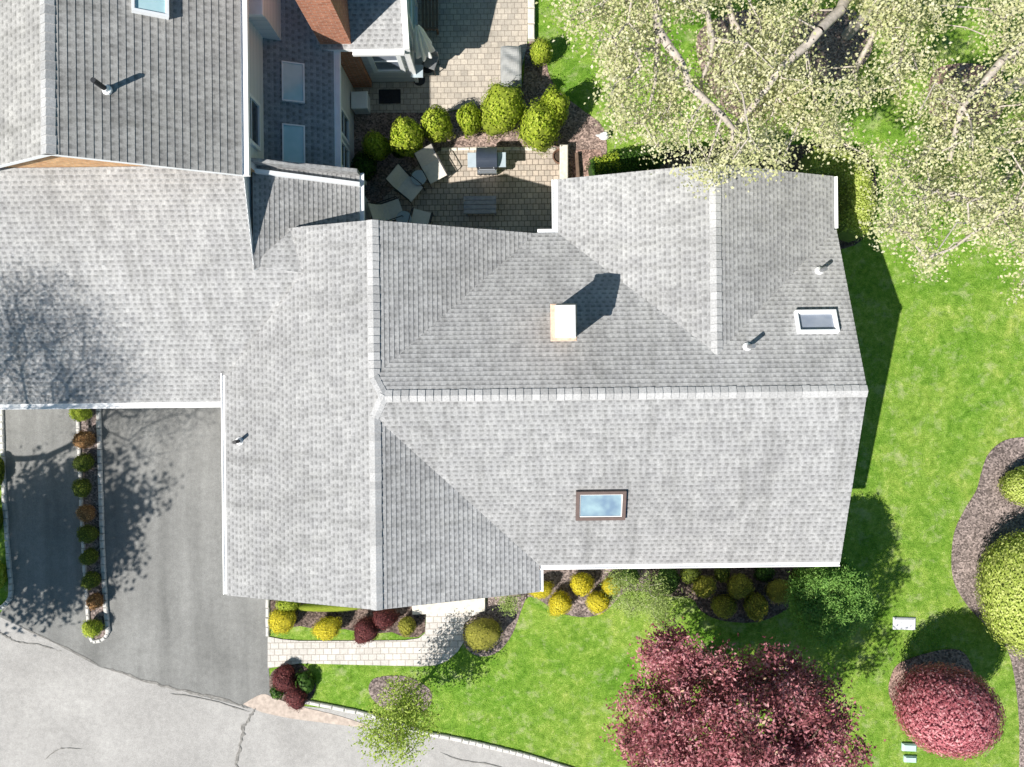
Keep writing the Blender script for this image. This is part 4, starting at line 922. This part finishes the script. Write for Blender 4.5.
# grill
x, y = at(487, 161, .7); g = tag(empty('grill', (x, y, ZP)), 'stainless gas grill with dark blue lid and two pale side shelves', 'grill')
mb = MB(); mb.box((0, 0, .46), (.56, .50, .72), bev=.02); mb.build('cart', M['steel'], g)
mb = MB(); n = 10
pf = [(-.26, .82)] + [(-.26 + .56 * (i / n), .86 + .24 * math.sin(math.pi * (.18 + .70 * i / n))) for i in range(n + 1)] + [(.30, .82)]
for (y0, z0), (y1, z1) in zip(pf, pf[1:]): mb.face([(-.29, y0, z0), (.29, y0, z0), (.29, y1, z1), (-.29, y1, z1)])
mb.face([(-.29, a, b_) for a, b_ in pf]); mb.face([(.29, a, b_) for a, b_ in pf][::-1]); ld = mb.build('lid', M['lid'], g)
mb = MB(); mb.tube((-.22, -.31, .93), (.22, -.31, .93), .016); mb.tube((-.2, -.31, .93), (-.2, -.25, .93), .012); mb.tube((.2, -.31, .93), (.2, -.25, .93), .012); mb.build('handle', M['steel'], ld)
mb = MB(); mb.box((0, -.335, .74), (.56, .12, .16), bev=.02); fp = mb.build('control_panel', M['steel'], g)
for kx in (-.18, -.06, .06, .18):
    mb = MB(); mb.tube((kx, -.39, .74), (kx, -.43, .74), .026, n=10); mb.build('knob', M['dark'], fp)
for sx in (-1, 1):
    mb = MB(); mb.box((sx * .42, -.02, .85), (.25, .42, .035), bev=.01); mb.box((sx * .42, -.02, .81), (.21, .36, .045)); mb.build('side_shelf', M['shelf'], g)
for sx in (-1, 1):
    for sy in (-1, 1): mb = MB(); mb.tube((sx * .24 - .02, sy * .18, .07), (sx * .24 + .02, sy * .18, .07), .07, n=14); mb.build('wheel', M['dark'], g)
# slatted low table
x, y = at(480, 205, .42); t = tag(empty('coffee_table', (x, y, ZP), .0), 'grey slatted low table in the shade beside the main house roof', 'table')
mb = MB()
for i in range(4): mb.box((0, -.195 + .13 * i, .42), (.94, .118, .03), bev=.006)
mb.build('tabletop', M['teak'], t)
for sx in (-1, 1):
    for sy in (-1, 1):
        mb = MB(); mb.box((sx * .41, sy * .2, .2), (.06, .06, .41)); mb.build('leg', M['teak'], t)
mb = MB(); mb.box((0, 0, .15), (.84, .42, .025)); mb.build('shelf', M['teak'], t)
# sling chairs
def sling_chair(px, py, ang, label):
    x, y = at(px, py, .45); c = tag(empty('sling_chair', (x, y, ZP), ang), label, 'chair', 'sling chairs on the lower patio')
    w = .27
    st = [(.34, .40), (.15, .385), (-.06, .37), (-.2, .39)]; bk = [(-.2, .39), (-.30, .55), (-.40, .76), (-.48, .95)]
    def strip(pf, nm):
        mb = MB()
        for (x0, z0), (x1, z1) in zip(pf, pf[1:]):
            n = Vector((-(z1 - z0), 0, x1 - x0)).normalized() * .018
            a, b_, c_, d = Vector((x0, -w, z0)), Vector((x0, w, z0)), Vector((x1, w, z1)), Vector((x1, -w, z1))
            mb.face([a, b_, c_, d]); mb.face([d + n, c_ + n, b_ + n, a + n]); mb.face([a, d, d + n, a + n]); mb.face([b_, b_ + n, c_ + n, c_])
        mb.build(nm, M['fabric'], c)
    strip(st, 'seat'); strip(bk, 'backrest')
    for s in (-1, 1):
        mb = MB(); yy = s * (w + .02)
        for a, b_ in (((.36, .41), (-.2, .385)), ((-.2, .385), (-.49, .97)), ((.30, .62), (-.32, .60))): mb.tube((a[0], yy, a[1]), (b_[0], yy, b_[1]), .014)
        mb.build('armrest', M['dark'], c)
        for a, b_ in (((.30, .62), (.34, 0)), ((-.10, .39), (-.36, 0))):
            mb = MB(); mb.tube((a[0], yy, a[1]), (b_[0], yy, b_[1]), .014); mb.build('leg', M['dark'], c)
    return c
sling_chair(433, 169, math.radians(-62), 'cream sling chair in the sun, nearest the grill')
sling_chair(408, 187, math.radians(-40), 'cream sling chair turned diagonally beside the round side table')
sling_chair(390, 211, math.radians(18), 'cream sling chair in deep shade nearest the garage block corner')
sling_chair(420, 222, math.radians(75), 'cream sling chair mostly hidden by the main house roof')
def side_table(px, py, label):
    x, y = at(px, py, .45); t = tag(empty('side_table', (x, y, ZP)), label, 'table', 'round side tables on the lower patio')
    mb = MB(); mb.lathe([(.215, .44), (.225, .452), (.215, .465)], 28); mb.build('tabletop', M['shelf'], t)
    for k in range(3):
        a = k * 2.1; mb = MB(); mb.tube((.13 * math.cos(a), .13 * math.sin(a), .44), (.2 * math.cos(a), .2 * math.sin(a), 0), .012); mb.build('leg', M['dark'], t)
side_table(419, 178, 'round pale side table between the two sunlit sling chairs')
side_table(404, 219, 'round pale side table half under the main house roof edge')
# planter pot
x, y = at(560, 157, .3); p = tag(empty('planter_pot', (x, y, ZP)), 'brown round planter pot in the corner by the pale stone wall', 'pot')
mb = MB(); mb.lathe([(.13, 0), (.19, .16), (.215, .33), (.225, .36), (.19, .36), (.18, .30)], 24); mb.build('bowl', M['pot'], p)
mb = MB(); mb.lathe([(.175, .27), (.17, .305)], 18); mb.build('soil', M['soil'], p)
# covered cabinet on the upper patio
x, y = at(511, 68, .8); o = tag(empty('covered_grill', (x, y, .03)), 'tall grey fabric covered grill standing at the lawn side of the upper patio', 'grill cover')
mb = MB(); rr = np.random.default_rng(3); nx, ny = 10, 18; wx, wy, hh = .58, 1.14, .98
def cov(i, j):
    u, v = i / nx * 2 - 1, j / ny * 2 - 1; return Vector((u * wx / 2, v * wy / 2, hh + .05 * math.cos(v * 2.2) + .03 * math.sin(v * 9 + u * 2) * (1 - u * u) - .06 * u ** 6 - .05 * v ** 8))
for i in range(nx):
    for j in range(ny): mb.face([cov(i, j), cov(i + 1, j), cov(i + 1, j + 1), cov(i, j + 1)])
rim = [cov(i, 0) for i in range(nx)] + [cov(nx, j) for j in range(ny)] + [cov(i, ny) for i in range(nx, 0, -1)] + [cov(0, j) for j in range(ny, 0, -1)]
for k in range(len(rim)):
    a, b_ = rim[k], rim[(k + 1) % len(rim)]; f = lambda q, k_: Vector((q.x * (1.05 + .025 * math.sin(k_ * 1.9)), q.y * (1.04 + .02 * math.sin(k_ * 2.3)), .03))
    mb.face([f(a, k), f(b_, (k + 1) % len(rim)), b_, a])
mb.build('cover', M['cover'], o)
mb = MB()
for sx in (-1, 1):
    for sy in (-1, 1): mb.tube((sx * .24, sy * .48, 0), (sx * .24, sy * .48, .12), .03)
mb.build('foot', M['dark'], o)
# closed umbrella with table and two chairs
x, y = at(428, 66, 0); u = tag(empty('patio_umbrella', (x, y, .03)), 'closed white patio umbrella hanging in folds on its pole', 'umbrella')
mb = MB(); mb.tube((0, 0, 0), (0, 0, 2.62), .022, n=10); mb.build('pole', M['metal_grey'], u)
mb = MB(); mb.lathe([(.23, 0), (.23, .05), (.06, .09), (.04, .2)], 20); mb.build('base', M['dark'], u)
mb = MB(); fold = lambda t: 1 + .24 * math.cos(8 * t); mb.lathe([(.25, 1.02), (.26, 1.06), (.20, 1.5), (.13, 2.1), (.05, 2.52), (.02, 2.58)], 48, wob=fold); mb.build('canopy', M['white'], u)
x, y = at(417, 72, .6); t = tag(empty('bistro_table', (x, y, .03)), 'small square pale bistro table below the closed umbrella', 'table')
mb = MB(); mb.box((0, 0, .62), (.36, .36, .03), bev=.008); mb.build('tabletop', M['shelf'], t)
mb = MB(); mb.tube((0, 0, .02), (0, 0, .61), .025); mb.lathe([(.18, 0), (.17, .02), (.03, .04)], 16); mb.build('pedestal', M['dark'], t)
def stool(px, py, ang, label):
    x, y = at(px, py, .45); s = tag(empty('patio_chair', (x, y, .03), ang), label, 'chair', 'patio chairs by the closed umbrella')
    mb = MB(); mb.box((0, 0, .44), (.40, .38, .03), bev=.01); mb.build('seat', M['metal_grey'], s)
    mb = MB(); mb.box((0, .19, .70), (.40, .03, .34)); mb.build('backrest', M['metal_grey'], s)
    for sx in (-1, 1):
        for sy in (-1, 1): mb = MB(); mb.tube((sx * .18, sy * .17, 0), (sx * .17, sy * .16, .44), .014); mb.build('leg', M['dark'], s)
stool(419, 60, math.radians(70), 'grey patio chair nearest the rear room corner below the umbrella')
stool(430, 62, math.radians(-20), 'grey patio chair on the open side of the closed umbrella')
# slatted bench
x, y = at(430, 10, .4); s = tag(empty('slatted_bench', (x, y, .03)), 'dark brown slatted bench against the glass door of the rear room', 'bench')
mb = MB()
for i in range(5): mb.box((-.2 + .1 * i, 0, .43), (.075, 1.25, .03))
mb.build('seat', M['brownwood'], s)
for sy in (-1, 1):
    for sx in (-1, 1): mb = MB(); mb.box((sx * .19, sy * .52, .2), (.06, .06, .42)); mb.build('leg', M['brownwood'], s)
    mb = MB(); mb.box((0, sy * .64, .60), (.5, .06, .04)); mb.box((.22, sy * .64, .5), (.05, .05, .2)); mb.box((-.22, sy * .64, .5), (.05, .05, .2)); mb.build('armrest', M['brownwood'], s)
# white bin, door mat
x, y = at(361, 103, .3); o = tag(empty('storage_bin', (x, y, .03)), 'white lidded storage bin beside the foot of the brick chimney', 'bin')
mb = MB(); mb.box((0, 0, .24), (.44, .46, .48)); mb.build('body', M['trim'], o)
mb = MB(); mb.box((0, 0, .505), (.48, .50, .05), bev=.02); mb.build('lid', M['white'], o)
x, y = at(390, 97, 0); mb = MB(); mb.box((x, y, .041), (.64, .42, .02), bev=.006); tag(mb.build('door_mat', M['mat']), 'dark rectangular door mat on the upper patio below the rear room window', 'mat')
# ornament and utility covers
x, y = at(604, 136, .2); o = tag(empty('garden_ornament', (x, y, .03)), 'small white garden bird ornament on the mulch by the rear lawn', 'ornament')
mb = MB(); mb.lathe([(.03, 0), (.10, .09), (.12, .16), (.09, .24), (.05, .29), (.07, .34), (.05, .40), (.01, .42)], 14, Matrix.Scale(1.3, 4, (1, 0, 0))); mb.build('body', M['white'], o)
mb = MB(); mb.tube((-.08, 0, .17), (-.24, 0, .24), .06, .02); mb.build('tail', M['white'], o)
def cover(px, py, wx, wy, mat, rz, label, group=None, h=.10):
    x, y = at(px, py, h); mb = MB(); mb.box((x, y, h / 2), (wx, wy, h), rz=rz, bev=.03)
    c = math.cos(rz); o = tag(mb.build('utility_cover', M[mat]), label, 'utility cover', group)
    mb = MB(); mb.box((x, y, h + .006), (wx * .8, wy * .75, .016), rz=rz, bev=.005); mb.build('lid', M[mat], o)
cover(905, 624, .66, .36, 'box_grey', -.04, 'white rectangular utility cover on the lawn edge of the tree shadow', None, .07)
cover(910, 748, .42, .22, 'tank', -.05, 'pale green utility cover on the lawn, nearest the round crimson tree', 'pale green covers')
cover(911, 760, .36, .18, 'tank', -.05, 'pale green utility cover on the lawn, at the bottom frame edge', 'pale green covers')

# ------------------------------------------------------------------ camera and light
cam = bpy.data.cameras.new('camera'); co = bpy.data.objects.new('camera', cam); COL.objects.link(co)
co.location = (0, 0, H); co.rotation_euler = (0, 0, TH); cam.sensor_width = 36; cam.lens = 36 * F / 1024; cam.clip_end = 500; SC.camera = co
D = Vector((SX, SY, -1)).normalized(); el = math.asin(-D.z)
sun = bpy.data.lights.new('sun', 'SUN'); sun.energy = 4.6; sun.angle = math.radians(.5); sun.color = (1, .955, .89)
so = bpy.data.objects.new('sun', sun); COL.objects.link(so); so.rotation_euler = D.to_track_quat('-Z', 'Y').to_euler(); so.location = (-20, -15, 30)
w = bpy.data.worlds.new('World'); SC.world = w; w.use_nodes = True; nt = w.node_tree
sky = nt.nodes.new('ShaderNodeTexSky'); sky.sky_type = 'NISHITA'; sky.sun_disc = False; sky.sun_elevation = el; sky.sun_rotation = math.atan2(-D.x, -D.y)
bg = nt.nodes['Background']; bg.inputs['Strength'].default_value = .055; hs = nt.nodes.new('ShaderNodeHueSaturation'); hs.inputs['Saturation'].default_value = 1.4; hs.inputs['Hue'].default_value = .478; nt.links.new(sky.outputs[0], hs.inputs['Color']); nt.links.new(hs.outputs[0], bg.inputs[0])
SC.view_settings.view_transform = 'Standard'; SC.view_settings.look = 'None'; SC.view_settings.gamma = 1; SC.view_settings.exposure = .78
SC.cycles.use_denoising = True
